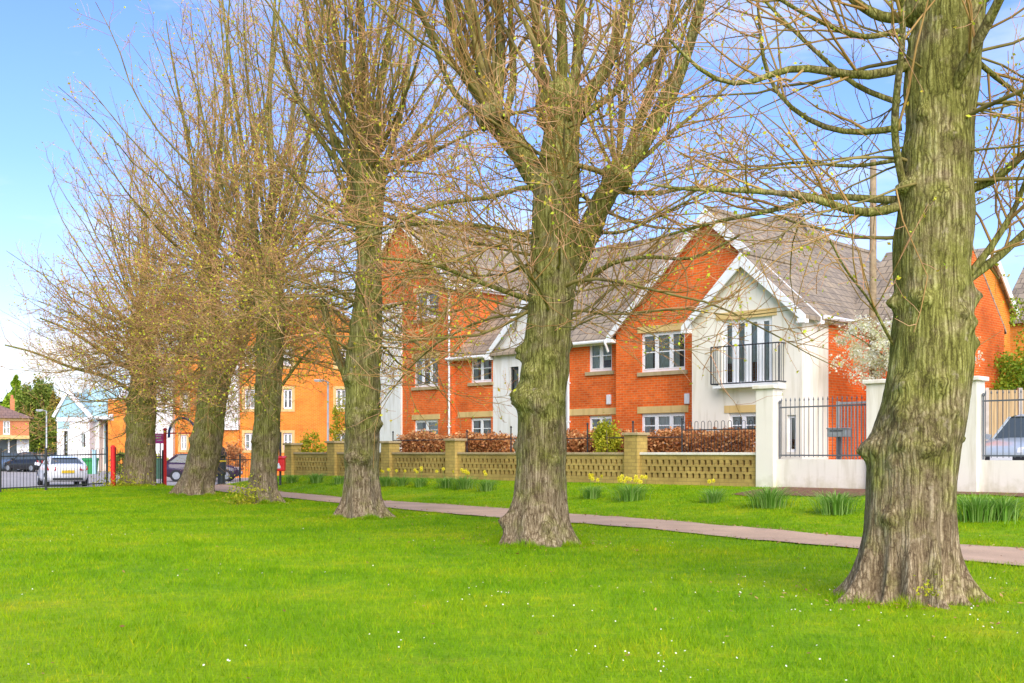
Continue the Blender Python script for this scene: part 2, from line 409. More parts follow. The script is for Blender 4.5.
def grass_mat(name, blades):
    m, nt, bs, out = new_mat(name)
    v = objco(nt, world=True)
    n1 = noise(nt, v, .38, 6, .68); n2 = noise(nt, v, 3.2, 7, .78); n3 = noise(nt, v, 24, 4, .7)
    c = ramp(nt, [(.30, (.150, .320, .005)), (.46, (.225, .405, .006)), (.58, (.290, .440, .008)), (.72, (.42, .47, .016))], n1)
    c = mixc(nt, c, ramp(nt, [(.30, (.62, .74, .60)), (.5, (1, 1, 1)), (.64, (1.40, 1.14, 1.0)), (.72, (2.2, 1.1, 1.6))], n2), .85, 'MULTIPLY')
    worn = ramp(nt, [(.60, (0, 0, 0)), (.70, (.5, .5, .5))], noise(nt, v, .95, 7, .75))
    c = mixc(nt, c, (.42, .36, .05), worn)
    if blades:
        ge = N(nt, 'ShaderNodeNewGeometry')
        c = mixc(nt, c, ramp(nt, [(0, (.70, .75, .6)), (.5, (1, 1, 1)), (.93, (1.25, 1.15, 1.0)), (1, (2.2, 1.2, 2.5))], ge.outputs['Random Per Island']), .85, 'MULTIPLY')
        tl = N(nt, 'ShaderNodeBsdfTranslucent'); nt.links.new(c, tl.inputs[0])
        ms = N(nt, 'ShaderNodeMixShader'); ms.inputs[0].default_value = .35
        nt.links.new(bs.outputs[0], ms.inputs[1]); nt.links.new(tl.outputs[0], ms.inputs[2]); nt.links.new(ms.outputs[0], out.inputs[0])
    else:
        c = mixc(nt, c, ramp(nt, [(.3, (.56, .60, .55)), (.7, (1.0, .96, .92))], n3), .9, 'MULTIPLY')
        bump(nt, bs, n3, .6, .04)
    nt.links.new(c, bs.inputs['Base Color']); bs.inputs['Roughness'].default_value = .8; bs.inputs['Specular IOR Level'].default_value = .12
    return m
M['turf'] = grass_mat('turf', False)
M['blade'] = grass_mat('grass blades', True)
def tarmac(name, c, edge=None):
    m, nt, bs, out = new_mat(name)
    v = objco(nt, world=True)
    n1 = noise(nt, v, .9, 5, .6); n2 = noise(nt, v, 45, 4, .75)
    cc = ramp(nt, [(.3, tuple(k * .8 for k in c)), (.7, tuple(k * 1.15 for k in c))], n1)
    cc = mixc(nt, cc, ramp(nt, [(.3, (.7, .7, .7)), (.7, (1.3, 1.3, 1.3))], n2), .8, 'MULTIPLY')
    nt.links.new(cc, bs.inputs['Base Color']); bs.inputs['Roughness'].default_value = .9
    bump(nt, bs, n2, .4, .01)
    return m
M['path'] = tarmac('old pinkish tarmac path', (.54, .36, .225))
M['carpark'] = tarmac('grey car park tarmac', (.36, .33, .30))

# ------------------------------------------------------------------ noise for geometry
_perm = np.random.default_rng(3).random(4096)
def vnoise(P):
    P = np.asarray(P); i = np.floor(P).astype(np.int64); f = P - i; f = f * f * (3 - 2 * f)
    def h(a, b, c): return _perm[(a * 73856093 ^ b * 19349663 ^ c * 83492791) & 4095]
    r = 0
    for dx in (0, 1):
        for dy in (0, 1):
            for dz in (0, 1):
                w = (f[..., 0] if dx else 1 - f[..., 0]) * (f[..., 1] if dy else 1 - f[..., 1]) * (f[..., 2] if dz else 1 - f[..., 2])
                r = r + w * h(i[..., 0] + dx, i[..., 1] + dy, i[..., 2] + dz)
    return r

# ------------------------------------------------------------------ ground, path, car park
def lattice(xs, ys, off, name, mat, test=None, hf=ground_h):
    X, Y = np.meshgrid(xs, ys); Z = hf(X, Y) + off
    V = np.stack([X.ravel(), Y.ravel(), Z.ravel()], 1); nx = len(xs)
    j, i = np.meshgrid(np.arange(len(ys) - 1), np.arange(nx - 1), indexing='ij')
    a = (j * nx + i).ravel(); Fq = np.stack([a, a + 1, a + 1 + nx, a + nx], 1)
    if test is not None:
        keep = test(V[Fq].mean(1)); Fq = Fq[keep]
        used, inv = np.unique(Fq, return_inverse=True); V = V[used]; Fq = inv.reshape(Fq.shape)
    o = np_mesh(name, V, Fq, mat, smooth_=True); o['kind'] = 'structure'
    return o
xs = np.concatenate([np.array([-2500, -900, -400, -200, -120, -80]), np.arange(-60, 40.1, .5), np.array([60, 100, 200, 400, 900, 2500])])
ys = np.concatenate([np.array([-60, -20]), np.arange(-5, 100.1, .5), np.array([120, 160, 250, 500, 1000, 2600])])
lattice(xs, ys, 0, 'ground', M['turf'])

near = [at(x, 1485 / (y - HY)) for x, y in ((1250, 588), (1024, 567.5), (968, 562), (854, 548.4), (740, 539), (640, 529), (505, 518.6), (399, 510), (341, 503.5), (277, 497.5), (235, 493.5), (205, 490.5))]
far = [at(x, 1485 / (y - HY)) for x, y in ((1250, 567), (1024, 550), (957, 544.6), (854, 536.5), (740, 527.5), (640, 519), (505, 508.9), (389, 501), (340, 497.5), (274, 491.5), (235, 488), (205, 485.5))]
def resample(P, n):
    P = np.array([(a[0], a[1]) for a in P]); d = np.r_[0, np.cumsum(np.hypot(*np.diff(P, axis=0).T))]
    t = np.linspace(0, d[-1], n); return np.stack([np.interp(t, d, P[:, 0]), np.interp(t, d, P[:, 1])], 1)
n = 260
nn_ = resample(near, n); ff_ = resample(far, n)
wob = (vnoise(np.stack([nn_[:, 0] * 2.2, nn_[:, 1] * 2.2, np.zeros(n)], 1)) - .5) * .22
wob2 = (vnoise(np.stack([ff_[:, 0] * 2.6, ff_[:, 1] * 2.6, np.ones(n) * 5], 1)) - .5) * .28
dirn = ff_ - nn_; dirn /= np.hypot(dirn[:, 0], dirn[:, 1])[:, None]
nn_ = nn_ + dirn * wob[:, None]; ff_ = ff_ + dirn * wob2[:, None]
V = []
K = 7
for k in range(K):
    t = k / (K - 1); P = nn_ * (1 - t) + ff_ * t
    V.append(np.c_[P, ground_h(P[:, 0], P[:, 1]) + .022])
V = np.concatenate(V)
j, i = np.meshgrid(np.arange(K - 1), np.arange(n - 1), indexing='ij'); a = (j * n + i).ravel()
o = np_mesh('path', V, np.stack([a, a + 1, a + 1 + n, a + n], 1), M['path'], smooth_=True); o['kind'] = 'structure'
PATH_POLY = np.r_[nn_, ff_[::-1]]
def in_path(X, Y):
    r = np.zeros(len(X), bool); P = PATH_POLY[::4]
    x0, y0 = P[:, 0], P[:, 1]; x1, y1 = np.roll(x0, -1), np.roll(y0, -1)
    for a, b, c, d in zip(x0, y0, x1, y1):
        if b != d:
            r ^= ((b > Y) != (d > Y)) & (X < (c - a) * (Y - b) / (d - b) + a)
    return r
def carpark_test(c):
    s, p = to_sp(c[:, 0], c[:, 1])
    return (s < -41) & (c[:, 1] > 42.5 - (c[:, 0] + 25) * .10) & (c[:, 1] < 98) | ((s < -41) & (c[:, 1] > 40.5) & (c[:, 0] < -18))
lattice(np.arange(-60, 10.1, .5), np.arange(39, 98.1, .5), .012, 'car_park', M['carpark'], carpark_test)
# driveway behind the white wall, raised above the verge
b = MB()
b.box(FA, FA.S(825, 27) - 1, 16, 25.0, 36, .0, .74)
o = b.build('driveway', M['carpark']); o['kind'] = 'structure'

# ------------------------------------------------------------------ grass blades, daisies
def blades(name, n, d0, d1, hgt, wid, label, parent=None, seed=1, power=1.0):
    g = np.random.default_rng(seed)
    d = np.sqrt(g.random(n)) * 0; u = g.random(n)
    d = (d0 ** power + u * (d1 ** power - d0 ** power)) ** (1 / power)
    x = (g.random(n) * 1.60 - .80) * 1024 / FP * d
    ok = ~in_path(x, d)
    s, p = to_sp(x, d)
    ok &= ~((p > 24.35) & (s > -36.8)) & ~((s < -41) & (d > 42))
    ok &= ~((s > -14.6) & (p > np.where(s < -11.6, 22.0, 23.3) + .9 * vnoise(np.stack([s * 1.1, p * 1.1, 0 * s], 1))) & (vnoise(np.stack([s * 5, p * 5, 0 * s + 3], 1)) > .2))
    x, d = x[ok], d[ok]; n = len(x)
    z = ground_h(x, d)
    tall = (.55 + .9 * vnoise(np.stack([x * 1.7, d * 1.7, z], 1))) * (.5 + g.random(n))
    h = hgt * tall * np.minimum(1.0, 9 / d) ** .25; a = g.random(n) * 2 * PI; lean = g.normal(0, .45, (n, 2)) * h[:, None]
    w = wid * np.maximum(1, d / 9)
    B = np.stack([x, d, z - .005], 1); wv = np.stack([np.cos(a) * w / 2, np.sin(a) * w / 2, 0 * a], 1)
    T = B + np.c_[lean, h]
    V = np.stack([B - wv, B + wv, T], 1).reshape(-1, 3)
    Fq = np.arange(3 * n).reshape(-1, 3)
    o = np_mesh(name, V, Fq, M['blade'])
    tag(o, label, None, None, 'stuff')
    return o
blades('grass', 820000, 5.2, 42, .045, .0065, 'short bright green grass covering the park lawn and verge', power=1.25)
g = np.random.default_rng(11)
V = []; 
spots = [(480, 595, 16, .5), (560, 612, 8, .6), (640, 668, 18, .4), (780, 600, 16, .7), (1000, 625, 16, .6), (730, 585, 8, .7), (250, 580, 5, .8), (420, 652, 5, .5), (900, 615, 8, .7), (230, 655, 3, .3), (600, 590, 6, .8), (790, 652, 6, .5), (690, 640, 5, .7), (820, 645, 6, .8), (400, 540, 5, 1.2), (655, 545, 6, .6), (1000, 590, 6, .8), (130, 540, 5, 1.5)]
pts = []
for x, y, k, sp_ in spots:
    d = 1485 / (y - HY); X = (x - 512) / FP * d
    for _ in range(k): pts.append((X + g.normal(0, sp_ * .6), d + g.normal(0, sp_)))
for _ in range(40):
    d = 6.5 + g.random() * 14; pts.append(((g.random() - .5) * .93 * d, d))
for X, Y in pts:
    z = float(ground_h(X, Y)) + .05; r = .005 + .003 * g.random(); c = Vector((X, Y, z)); tilt = Vector((g.normal(0, .4), -.5 + g.normal(0, .4), 1)).normalized()
    a1 = tilt.orthogonal().normalized(); a2 = tilt.cross(a1)
    V += [c + (a1 * math.cos(t) + a2 * math.sin(t)) * r for t in np.arange(6) * PI / 3]
o = np_mesh('daisies', np.array(V), np.arange(len(V)).reshape(-1, 6), M['daisy']); tag(o, 'tiny white daisies scattered through the lawn', None, None, 'stuff')

feet = [(908, 600, .62), (540, 545, .62), (363, 518, .66), (262, 503, .62), (196, 496, .75), (138, 488, .75)]
g = np.random.default_rng(17); Vt = []
for fx, fy, fr in feet:
    d = 1485 / (fy - HY); X0 = (fx - 512) / FP * d; n_ = 5200
    a = g.random(n_) * 2 * PI; r = fr * (.82 + np.abs(g.normal(0, .20, n_))); clump = vnoise(np.stack([np.cos(a) * 3, np.sin(a) * 3, a * 0 + fx], 1))
    ok = clump > .30; a, r, clump = a[ok], r[ok], clump[ok]; n_ = len(a)
    X = X0 + np.cos(a) * r; Y = d + np.sin(a) * r * .95; z = ground_h(X, Y)
    h = .12 * clump * (.5 + g.random(n_)); w_ = .007 * max(1, d / 10); q = g.random(n_) * 2 * PI; ln = g.normal(0, .04, (n_, 2))
    B = np.stack([X, Y, z - .01], 1); wv = np.stack([np.cos(q) * w_ / 2, np.sin(q) * w_ / 2, 0 * q], 1)
    Vt.append(np.stack([B - wv, B + wv, B + np.c_[ln, h]], 1).reshape(-1, 3))
V = np.concatenate(Vt); o = np_mesh('grass_tufts', V, np.arange(len(V)).reshape(-1, 3), M['blade']); tag(o, 'longer grass left unmown round the feet of the limes', None, None, 'stuff')
m_dead = leaf_mat('fallen brown leaves', [(.2, (.20, .09, .03)), (.5, (.40, .22, .07)), (.8, (.60, .42, .15))], .1)
Vt = []
def litter(n_, fn, size):
    P = fn(n_); P = np.c_[P, ground_h(P[:, 0], P[:, 1]) + .03 + .015 * g.random(len(P))]
    nn2 = g.normal(0, .35, (len(P), 3)); nn2[:, 2] = 1; a = g.random(len(P)) * 2 * PI; e1 = np.stack([np.cos(a), np.sin(a), g.normal(0, .25, len(P))], 1); e2 = np.stack([-np.sin(a), np.cos(a), g.normal(0, .25, len(P))], 1)
    s_ = (size * (.5 + g.random(len(P))))[:, None]
    Vt.append(np.stack([P - e1 * s_, P + e2 * s_ * .45, P + e1 * s_, P - e2 * s_ * .45], 1).reshape(-1, 3))
def f_lawn(n_):
    d = np.sqrt(36 + g.random(n_) * (28 ** 2 - 36)); return np.stack([(g.random(n_) - .5) * .95 * d, d], 1)
def f_foot(n_):
    k = g.integers(0, 6, n_); f = np.array(feet)[k]; d = 1485 / (f[:, 1] - HY); a = g.random(n_) * 2 * PI; r = .6 + np.abs(g.normal(0, .8, n_)); return np.stack([(f[:, 0] - 512) / FP * d + np.cos(a) * r, d + np.sin(a) * r], 1)
def f_edge(n_):
    k = g.integers(0, n - 1, n_); P = np.where(g.random(n_)[:, None] < .75, ff_[k], nn_[k]); return P + g.normal(0, .16, (n_, 2))
litter(420, f_lawn, .02); litter(900, f_foot, .022); litter(1500, f_edge, .026)
V = np.concatenate(Vt); o = np_mesh('fallen_leaves', V, np.arange(len(V)).reshape(-1, 4), m_dead); tag(o, 'dead brown leaves scattered on the lawn and along the path edges', None, None, 'stuff')

# ------------------------------------------------------------------ foliage
def leaves_mesh(P, size, g, aspect=.6, flat=0.0):
    n = len(P); a = g.normal(size=(n, 3)); a /= np.linalg.norm(a, axis=1)[:, None]
    b_ = g.normal(size=(n, 3)); b_ -= a * (a * b_).sum(1)[:, None]; b_ /= np.linalg.norm(b_, axis=1)[:, None]
    s = size * (.6 + .8 * g.random(n))[:, None]
    V = np.stack([P - a * s * .5, P + b_ * s * aspect * .5, P + a * s * .5, P - b_ * s * aspect * .5], 1).reshape(-1, 3)
    return V, np.arange(4 * n).reshape(-1, 4)
def blob_points(n, c, rad, g, clumps=40, cs=.22, shell=.55, flat_bottom=None):
    """points in leafy clumps spread through an ellipsoid"""
    k = g.normal(size=(clumps, 3)); k /= np.linalg.norm(k, axis=1)[:, None]
    k *= (shell + (1 - shell) * g.random(clumps))[:, None] ** .8
    k[:, 2] = np.abs(k[:, 2]) * np.where(g.random(clumps) < .6, 1, -.8)
    cr = cs * (.5 + g.random(clumps))
    i = g.integers(0, clumps, n)
    P = k[i] + g.normal(size=(n, 3)) * cr[i][:, None] * .55
    return P * np.array(rad) + np.array(c)
def shrub(name, label, cat, c, rad, mat, n, size, seed=1, stems=5, group=None, clumps=40, cs=.3):
    g = np.random.default_rng(seed)
    z0 = c[2] - rad[2]
    t = thing(name, label, cat, (c[0], c[1], z0), 0, group)
    P = blob_points(n, c, rad, g, clumps, cs); P = P[P[:, 2] > z0 + .02]
    V, Fq = leaves_mesh(P, size, g)
    np_mesh('foliage', V, Fq, mat, t)
    b = MB()
    for k in range(stems):
        e = (c[0] + g.normal(0, rad[0] * .45), c[1] + g.normal(0, rad[1] * .4), c[2] + rad[2] * g.uniform(.1, .7))
        m_ = ((c[0] + e[0]) / 2 + g.normal(0, .05), (c[1] + e[1]) / 2, z0 + (e[2] - z0) * .45)
        b.tube([(c[0] + g.normal(0, .05), c[1] + g.normal(0, .05), z0), m_, e], [max(.02, size * .25), max(.015, size * .18), max(.008, size * .08)], 5)
    b.build('stem', M['post_wood'], t)
    return t

# ------------------------------------------------------------------ lime trees
def sweep(P, R, sides):
    """P (N,k,3) R (N,k) -> V, F"""
    Nn, k, _ = P.shape
    T = np.gradient(P, axis=1); T /= np.linalg.norm(T, axis=2)[..., None] + 1e-9
    mean = T.mean(1); ref = np.where(np.abs(mean[:, 2:3]) > .7, np.array([[1., 0, 0]]), np.array([[0, 0, 1.]]))
    A = np.cross(T, ref[:, None, :]); A /= np.linalg.norm(A, axis=2)[..., None] + 1e-9; B = np.cross(T, A)
    an = np.arange(sides) * 2 * PI / sides
    V = P[:, :, None, :] + R[:, :, None, None] * (A[:, :, None, :] * np.cos(an)[:, None] + B[:, :, None, :] * np.sin(an)[:, None])
    idx = np.arange(Nn * k * sides).reshape(Nn, k, sides)
    a = idx[:, :-1, :]; b_ = np.roll(idx, -1, axis=2)[:, :-1, :]; c = np.roll(idx, -1, axis=2)[:, 1:, :]; d = idx[:, 1:, :]
    return V.reshape(-1, 3), np.stack([a, b_, c, d], -1).reshape(-1, 4)
def join(parts):
    Vs = []; Fs = []; n = 0
    for V, F_ in parts:
        Vs.append(V); Fs.append(F_ + n); n += len(V)
    return np.concatenate(Vs), np.concatenate(Fs)
def grow(start, d0, L, r0, r1, k, g, up=0.0, wig=.15, droop=0.0, out=None):
    """start (N,3), d0 (N,3) unit, L (N,), r0,r1 (N,), k points"""
    Nn = len(start); P = np.zeros((Nn, k, 3)); P[:, 0] = start; d = d0.copy()
    upv = np.broadcast_to(np.asarray(up, float), (Nn,)) if np.ndim(up) else np.full(Nn, up)
    st = (L / (k - 1))[:, None]
    for i in range(1, k):
        d = d + g.normal(0, wig, (Nn, 3)) * (1.0 / math.sqrt(k)) * 1.6
        t = i / k
        d[:, 2] += upv / k * 2 - droop * (1 - t) / k * 2
        d /= np.linalg.norm(d, axis=1)[:, None]
        P[:, i] = P[:, i - 1] + d * st
    t = np.linspace(0, 1, k)[None, :]
    return P, r0[:, None] * (1 - t) + r1[:, None] * t
def spawn(P, R, cnt, tr, g, ang=(35, 70), upb=0.0):
    """choose cnt points per branch; returns starts, dirs, parent radius, t"""
    Nn, k, _ = P.shape
    i = np.repeat(np.arange(Nn), cnt); t = g.uniform(tr[0], tr[1], len(i)) * (k - 1)
    j = np.minimum(t.astype(int), k - 2); f = (t - j)[:, None]
    S_ = P[i, j] * (1 - f) + P[i, j + 1] * f; T = P[i, j + 1] - P[i, j]; T /= np.linalg.norm(T, axis=1)[:, None] + 1e-9
    rr = R[i, j] * (1 - f[:, 0]) + R[i, j + 1] * f[:, 0]
    q = g.normal(size=(len(i), 3)); q[:, 2] += upb; q -= T * (q * T).sum(1)[:, None]; q /= np.linalg.norm(q, axis=1)[:, None] + 1e-9
    a = np.radians(g.uniform(ang[0], ang[1], len(i)))[:, None]
    return S_, T * np.cos(a) + q * np.sin(a), rr, t / (k - 1), i

def trunk_mesh(rows, d, base_y, burrs, nseg, dz, amp, top_z, lobes, seed):
    """rows: (picture row, left, right) of the trunk's outline measured at its distance d"""
    pm = FP / d; gz = H - (base_y - HY) / pm
    rows = sorted(rows, reverse=True)
    zz = np.array([H + (HY - y) / pm for y, a, b_ in rows]); cx = np.array([((a + b_) / 2 - 512) / pm for y, a, b_ in rows]); rr = np.array([(b_ - a) / 2 / pm for y, a, b_ in rows])
    z = np.arange(gz - .12, top_z, dz)
    CX = np.interp(z, zz, cx); RR = np.interp(z, zz, rr)
    ker = np.hanning(9); ker /= ker.sum()
    CX = np.convolve(np.pad(CX, 4, 'edge'), ker, 'valid'); RR = np.convolve(np.pad(RR, 4, 'edge'), ker, 'valid')
    if top_z > zz[-1]: RR = np.where(z > zz[-1], RR * (1 - .28 * (z - zz[-1]) / max(.5, top_z - zz[-1])), RR)
    th = np.linspace(0, 2 * PI, nseg, endpoint=False)
    TH, ZZ = np.meshgrid(th, z); R0 = RR[:, None] + 0 * TH
    g = np.random.default_rng(seed)
    hz = ZZ - gz
    for ph, am, wd in lobes:
        am = am * (1.0 if seed == 21 else .62)
        dphi = (TH - ph + PI) % (2 * PI) - PI
        R0 = R0 + am * 1.1 * (.75 + .6 * vnoise(np.stack([ph + 0 * TH, hz * 3, 0 * TH], -1))) * np.exp(-np.maximum(hz, 0) / .22) * np.exp(-(dphi / (wd * .58)) ** 2)
        R0 = R0 + am * .30 * np.exp(-np.maximum(hz, 0) / .6) * np.exp(-(dphi / (wd * .42)) ** 2)
    X = np.sin(TH); Yd = -np.cos(TH)
    U = np.stack([X * R0, Yd * R0, ZZ], -1) + seed * 7.3
    big = vnoise(U * np.array([2.2, 2.2, 1.3])) - .5
    mid = vnoise(U * np.array([7, 7, 3.5])) - .5
    rid = 1 - np.abs(2 * vnoise(U * np.array([30, 30, 3.6]) + 9) - 1)
    rid2 = 1 - np.abs(2 * vnoise(U * np.array([52, 52, 8]) + 3) - 1)
    R1 = R0 * (1 + .10 * big) + mid * .034 * amp + (rid - .6) * .0065 * amp * (.4 + 1.2 * vnoise(U * 3.1 + 4)) + (rid2 - .5) * .006 * amp
    burrs = list(burrs)
    for _ in range(16):
        yy = base_y - g.uniform(.7, 5.5) * pm; burrs.append((np.interp(-yy, [-r[0] for r in rows], [(r[1] + r[2]) / 2 for r in rows]) + g.uniform(-.45, .45) * pm, yy, g.uniform(.04, .09), g.uniform(.02, .055)))
    for bx, by, size, hgt in burrs:
        bz = H + (HY - by) / pm; c0 = np.interp(bz, z, CX); r0 = np.interp(bz, z, RR)
        off = max(-1, min(1, ((bx - 512) / pm - c0) / r0)); bt = math.asin(off)
        dphi = ((TH - bt + PI) % (2 * PI) - PI) * r0
        q = np.exp(-((dphi / size) ** 2 + ((ZZ - bz) / (size * .8)) ** 2))
        cr = vnoise(U * 14 + bx); cr2 = vnoise(U * 34 + bx)
        R1 = R1 + q * hgt * (.35 + .9 * cr + .45 * cr2)
    V = np.stack([CX[:, None] + X * R1, d + Yd * R1, ZZ], -1)
    nz = len(z); idx = np.arange(nz * nseg).reshape(nz, nseg); nx_ = np.roll(idx, -1, axis=1)
    F_ = np.stack([idx[:-1], nx_[:-1], nx_[1:], idx[1:]], -1).reshape(-1, 4)
    return V.reshape(-1, 3), F_, gz, CX, RR, z

def px_line(pts, d, k, drift=0.0, g=None, wob=0.0):
    """an outline traced on the picture, given its own distance (moving off by drift metres toward its tip)"""
    P = np.array(pts, float); t = np.r_[0, np.cumsum(np.hypot(*np.diff(P, axis=0).T))]; t /= t[-1]
    u = np.linspace(0, 1, k); x = np.interp(u, t, P[:, 0]); y = np.interp(u, t, P[:, 1])
    if k > 6:
        ker = np.array([.25, .5, .25])
        for _ in range(2):
            x[1:-1] = np.convolve(x, ker, 'valid'); y[1:-1] = np.convolve(y, ker, 'valid')
    Y = d + drift * u
    return np.stack([(x - 512) / FP * Y, Y, H + (HY - y) / FP * Y], 1)

def tree(label, rows, x, base_y, burrs, lobes, top_z, heads, limbs, seed, nseg=90, dz=.05, amp=1.0,
         npoles=30, pole_len=(6, 9), fan=34, side=(40, 3.0, 6.0, 2.5, 5.0), sub=(14, 5), bud=3000, bud_size=.05, tw=1.0, side_az=None, pole_r=.055, reach=1.0):
    d = 1485.0 / (base_y - HY); pm = FP / d
    g = np.random.default_rng(seed)
    V, F_, gz, CX, RR, z = trunk_mesh(rows, d, base_y, burrs, nseg, dz, amp, top_z, lobes, seed)
    t = thing('lime_tree', label, 'tree', ((x - 512) / pm, d, gz), 0, 'row of pollarded lime trees along the park')
    np_mesh('trunk', V, F_, M['bark'], t, smooth_=True)
    # limbs: (pixel points, r0 px, r1 px, drift)
    LP = []; LR = []
    for pts, r0, r1, dr in limbs:
        P = px_line(pts, d, 14, dr); LP.append(P)
        rad = np.linspace(r0, r1, 14) / pm
        LR.append(rad * (1 + .12 * (g.random(14) - .5)))
    parts = []
    if LP:
        LPa = np.array(LP); LRa = np.array(LR)
        # round, knobbly limbs
        parts.append(sweep(LPa, LRa, 10))
    else:
        LPa = np.zeros((0, 14, 3)); LRa = np.zeros((0, 14))
    # pollard heads: swollen knuckles
    hp = []
    for hx, hy, hr, wgt in heads:
        c = np.array([(hx - 512) / pm, d, H + (HY - hy) / pm]); hp.append((c, hr / pm, wgt))
        a_, b_ = np.meshgrid(np.linspace(0, 2 * PI, 20, endpoint=False), np.linspace(.08, PI - .08, 12))
        D = np.stack([np.sin(b_) * np.cos(a_), np.sin(b_) * np.sin(a_), np.cos(b_)], -1)
        r_ = hr / pm * (.75 + .55 * vnoise(D * 2.6 + hx))
        VV = c + D * r_[..., None] * np.array([1, 1, 1.1])
        idx = np.arange(240).reshape(12, 20); nx_ = np.roll(idx, -1, axis=1)
        parts.append((VV.reshape(-1, 3), np.stack([idx[:-1], nx_[:-1], nx_[1:], idx[1:]], -1).reshape(-1, 4)))
    Vl, Fl = join(parts)
    np_mesh('limb', Vl, Fl, M['bark'], t, smooth_=True)
    # upright poles from the heads
    w = np.array([h[2] for h in hp], float); w /= w.sum()
    hi = g.choice(len(hp), npoles, p=w)
    st = np.array([hp[i][0] for i in hi]); hr = np.array([hp[i][1] for i in hi])
    az = g.random(npoles) * 2 * PI; inc = np.radians(np.abs(g.normal(0, fan, npoles)).clip(2, 85))
    dr = np.stack([np.sin(inc) * np.cos(az), np.sin(inc) * np.sin(az), np.cos(inc)], 1)
    st = st + dr * hr[:, None] * .55
    L = g.uniform(*pole_len, npoles) * (1 - .35 * (inc / 1.4)) 
    r0 = pole_r * (.5 + .9 * g.random(npoles))
    P1, R1 = grow(st, dr, L, r0, r0 * .22, 12, g, up=.28, wig=.21)
    # side shoots off the trunk and limbs
    ns, z0, z1, l0, l1 = side
    zz = gz + g.uniform(z0, z1, ns); cx = np.interp(zz, z, CX); rr = np.interp(zz, z, RR)
    az = g.random(ns) * 2 * PI if side_az is None else g.normal(side_az[0], side_az[1], ns) + (g.random(ns) < .5) * (PI if side_az[2] else 0)
    inc = g.normal(.02, .28, ns)
    dr = np.stack([np.cos(az) * np.cos(inc), np.sin(az) * np.cos(inc), np.sin(inc)], 1)
    st = np.stack([cx, np.full(ns, d), zz], 1) + dr * np.array([1, 1, 0]) * (rr * .45)[:, None]
    L2_ = g.uniform(l0, l1, ns); r0 = .021 * (.5 + g.random(ns)) * (L2_ / 4)
    P2, R2 = grow(st, dr, L2_, r0, r0 * .2, 12, g, up=g.normal(.12, .25, ns), wig=.26)
    nl = max(0, len(LPa))
    mainP = np.concatenate([P1, P2]); mainR = np.concatenate([R1, R2])
    V1, F1 = sweep(mainP, mainR, 6)
    np_mesh('main_branch', V1, F1, M['limb'], t, smooth_=True)
    if nl:
        uu = np.linspace(0, 13, 12); i0 = np.minimum(uu.astype(int), 12); f = (uu - i0)
        LI = LPa[:, i0] * (1 - f)[None, :, None] + LPa[:, i0 + 1] * f[None, :, None]
        LRI = LRa[:, i0] * (1 - f) + LRa[:, i0 + 1] * f
        allP = np.concatenate([mainP, LI]); allR = np.concatenate([mainR, LRI])
    else: allP, allR = mainP, mainR
    # branches
    S_, D_, rr_, tt, ii = spawn(allP, allR, sub[0], (.12, .97), g, (25, 65), .25)
    L = (.6 + 1.5 * g.random(len(S_))) * (1.15 - .6 * tt) * reach
    r0 = np.minimum(rr_ * .6, .014) * (.7 + .5 * g.random(len(S_))); r0 = np.maximum(r0, .006 * tw)
    PB, RB = grow(S_, D_, L, r0, np.full(len(S_), .0040 * tw), 6, g, up=.22, wig=.26)
    V2, F2 = sweep(PB, RB, 4)
    np_mesh('branch', V2, F2, M['branch'], t, smooth_=True)
    # twigs
    S_, D_, rr_, tt, ii = spawn(PB, RB, sub[1], (.15, 1.0), g, (25, 65), .15)
    L = (.18 + .5 * g.random(len(S_))) * reach
    PT, RT = grow(S_, D_, L, np.full(len(S_), .0042 * tw), np.full(len(S_), .0022 * tw), 4, g, up=.2, wig=.3)
    V3, F3 = sweep(PT, RT, 3)
    np_mesh('twig', V3, F3, M['twig'], t, smooth_=True)
    # opening leaves at the twig ends and joints
    i = g.integers(0, len(PT), bud); j = g.integers(1, 4, bud)
    Pb = PT[i, j] + g.normal(0, .012, (bud, 3))
    V4, F4 = leaves_mesh(Pb, bud_size, g, .65)
    np_mesh('leaf', V4, F4, M['bud'], t)
    return t

# nearest tree
T1rows = [(604, 862, 950), (590, 866, 946), (560, 866, 950), (520, 868, 950), (480, 868, 953), (450, 869, 957), (430, 875, 963), (402, 885, 966), (368, 891, 971), (335, 894, 973), (301, 896, 971), (267, 895, 968), (234, 896, 970), (200, 902, 970), (166, 905, 971), (132, 907, 972), (88, 906, 976), (44, 911, 980), (0, 916, 984), (-60, 920, 988)]
T1burr = [(868, 448, .13, .10), (890, 446, .07, .04), (912, 450, .08, .06), (925, 444, .05, .04), (880, 462, .07, .03), (893, 303, .08, .09), (912, 305, .07, .07), (973, 296, .13, .085), (974, 322, .07, .05), (950, 318, .07, .05), (958, 328, .06, .05), (925, 395, .05, .03), (940, 412, .05, .03), (962, 440, .06, .04), (905, 190, .09, .07), (930, 205, .08, .05), (895, 385, .07, .04), (915, 120, .07, .05), (958, 505, .06, .03)]
T1lobes = [(-1.25, .27, .40), (-.72, .12, .20), (-.30, .20, .26), (.22, .24, .26), (.72, .20, .24), (1.2, .26, .36), (2.0, .2, .4), (3.1, .25, .5), (-2.2, .2, .4)]
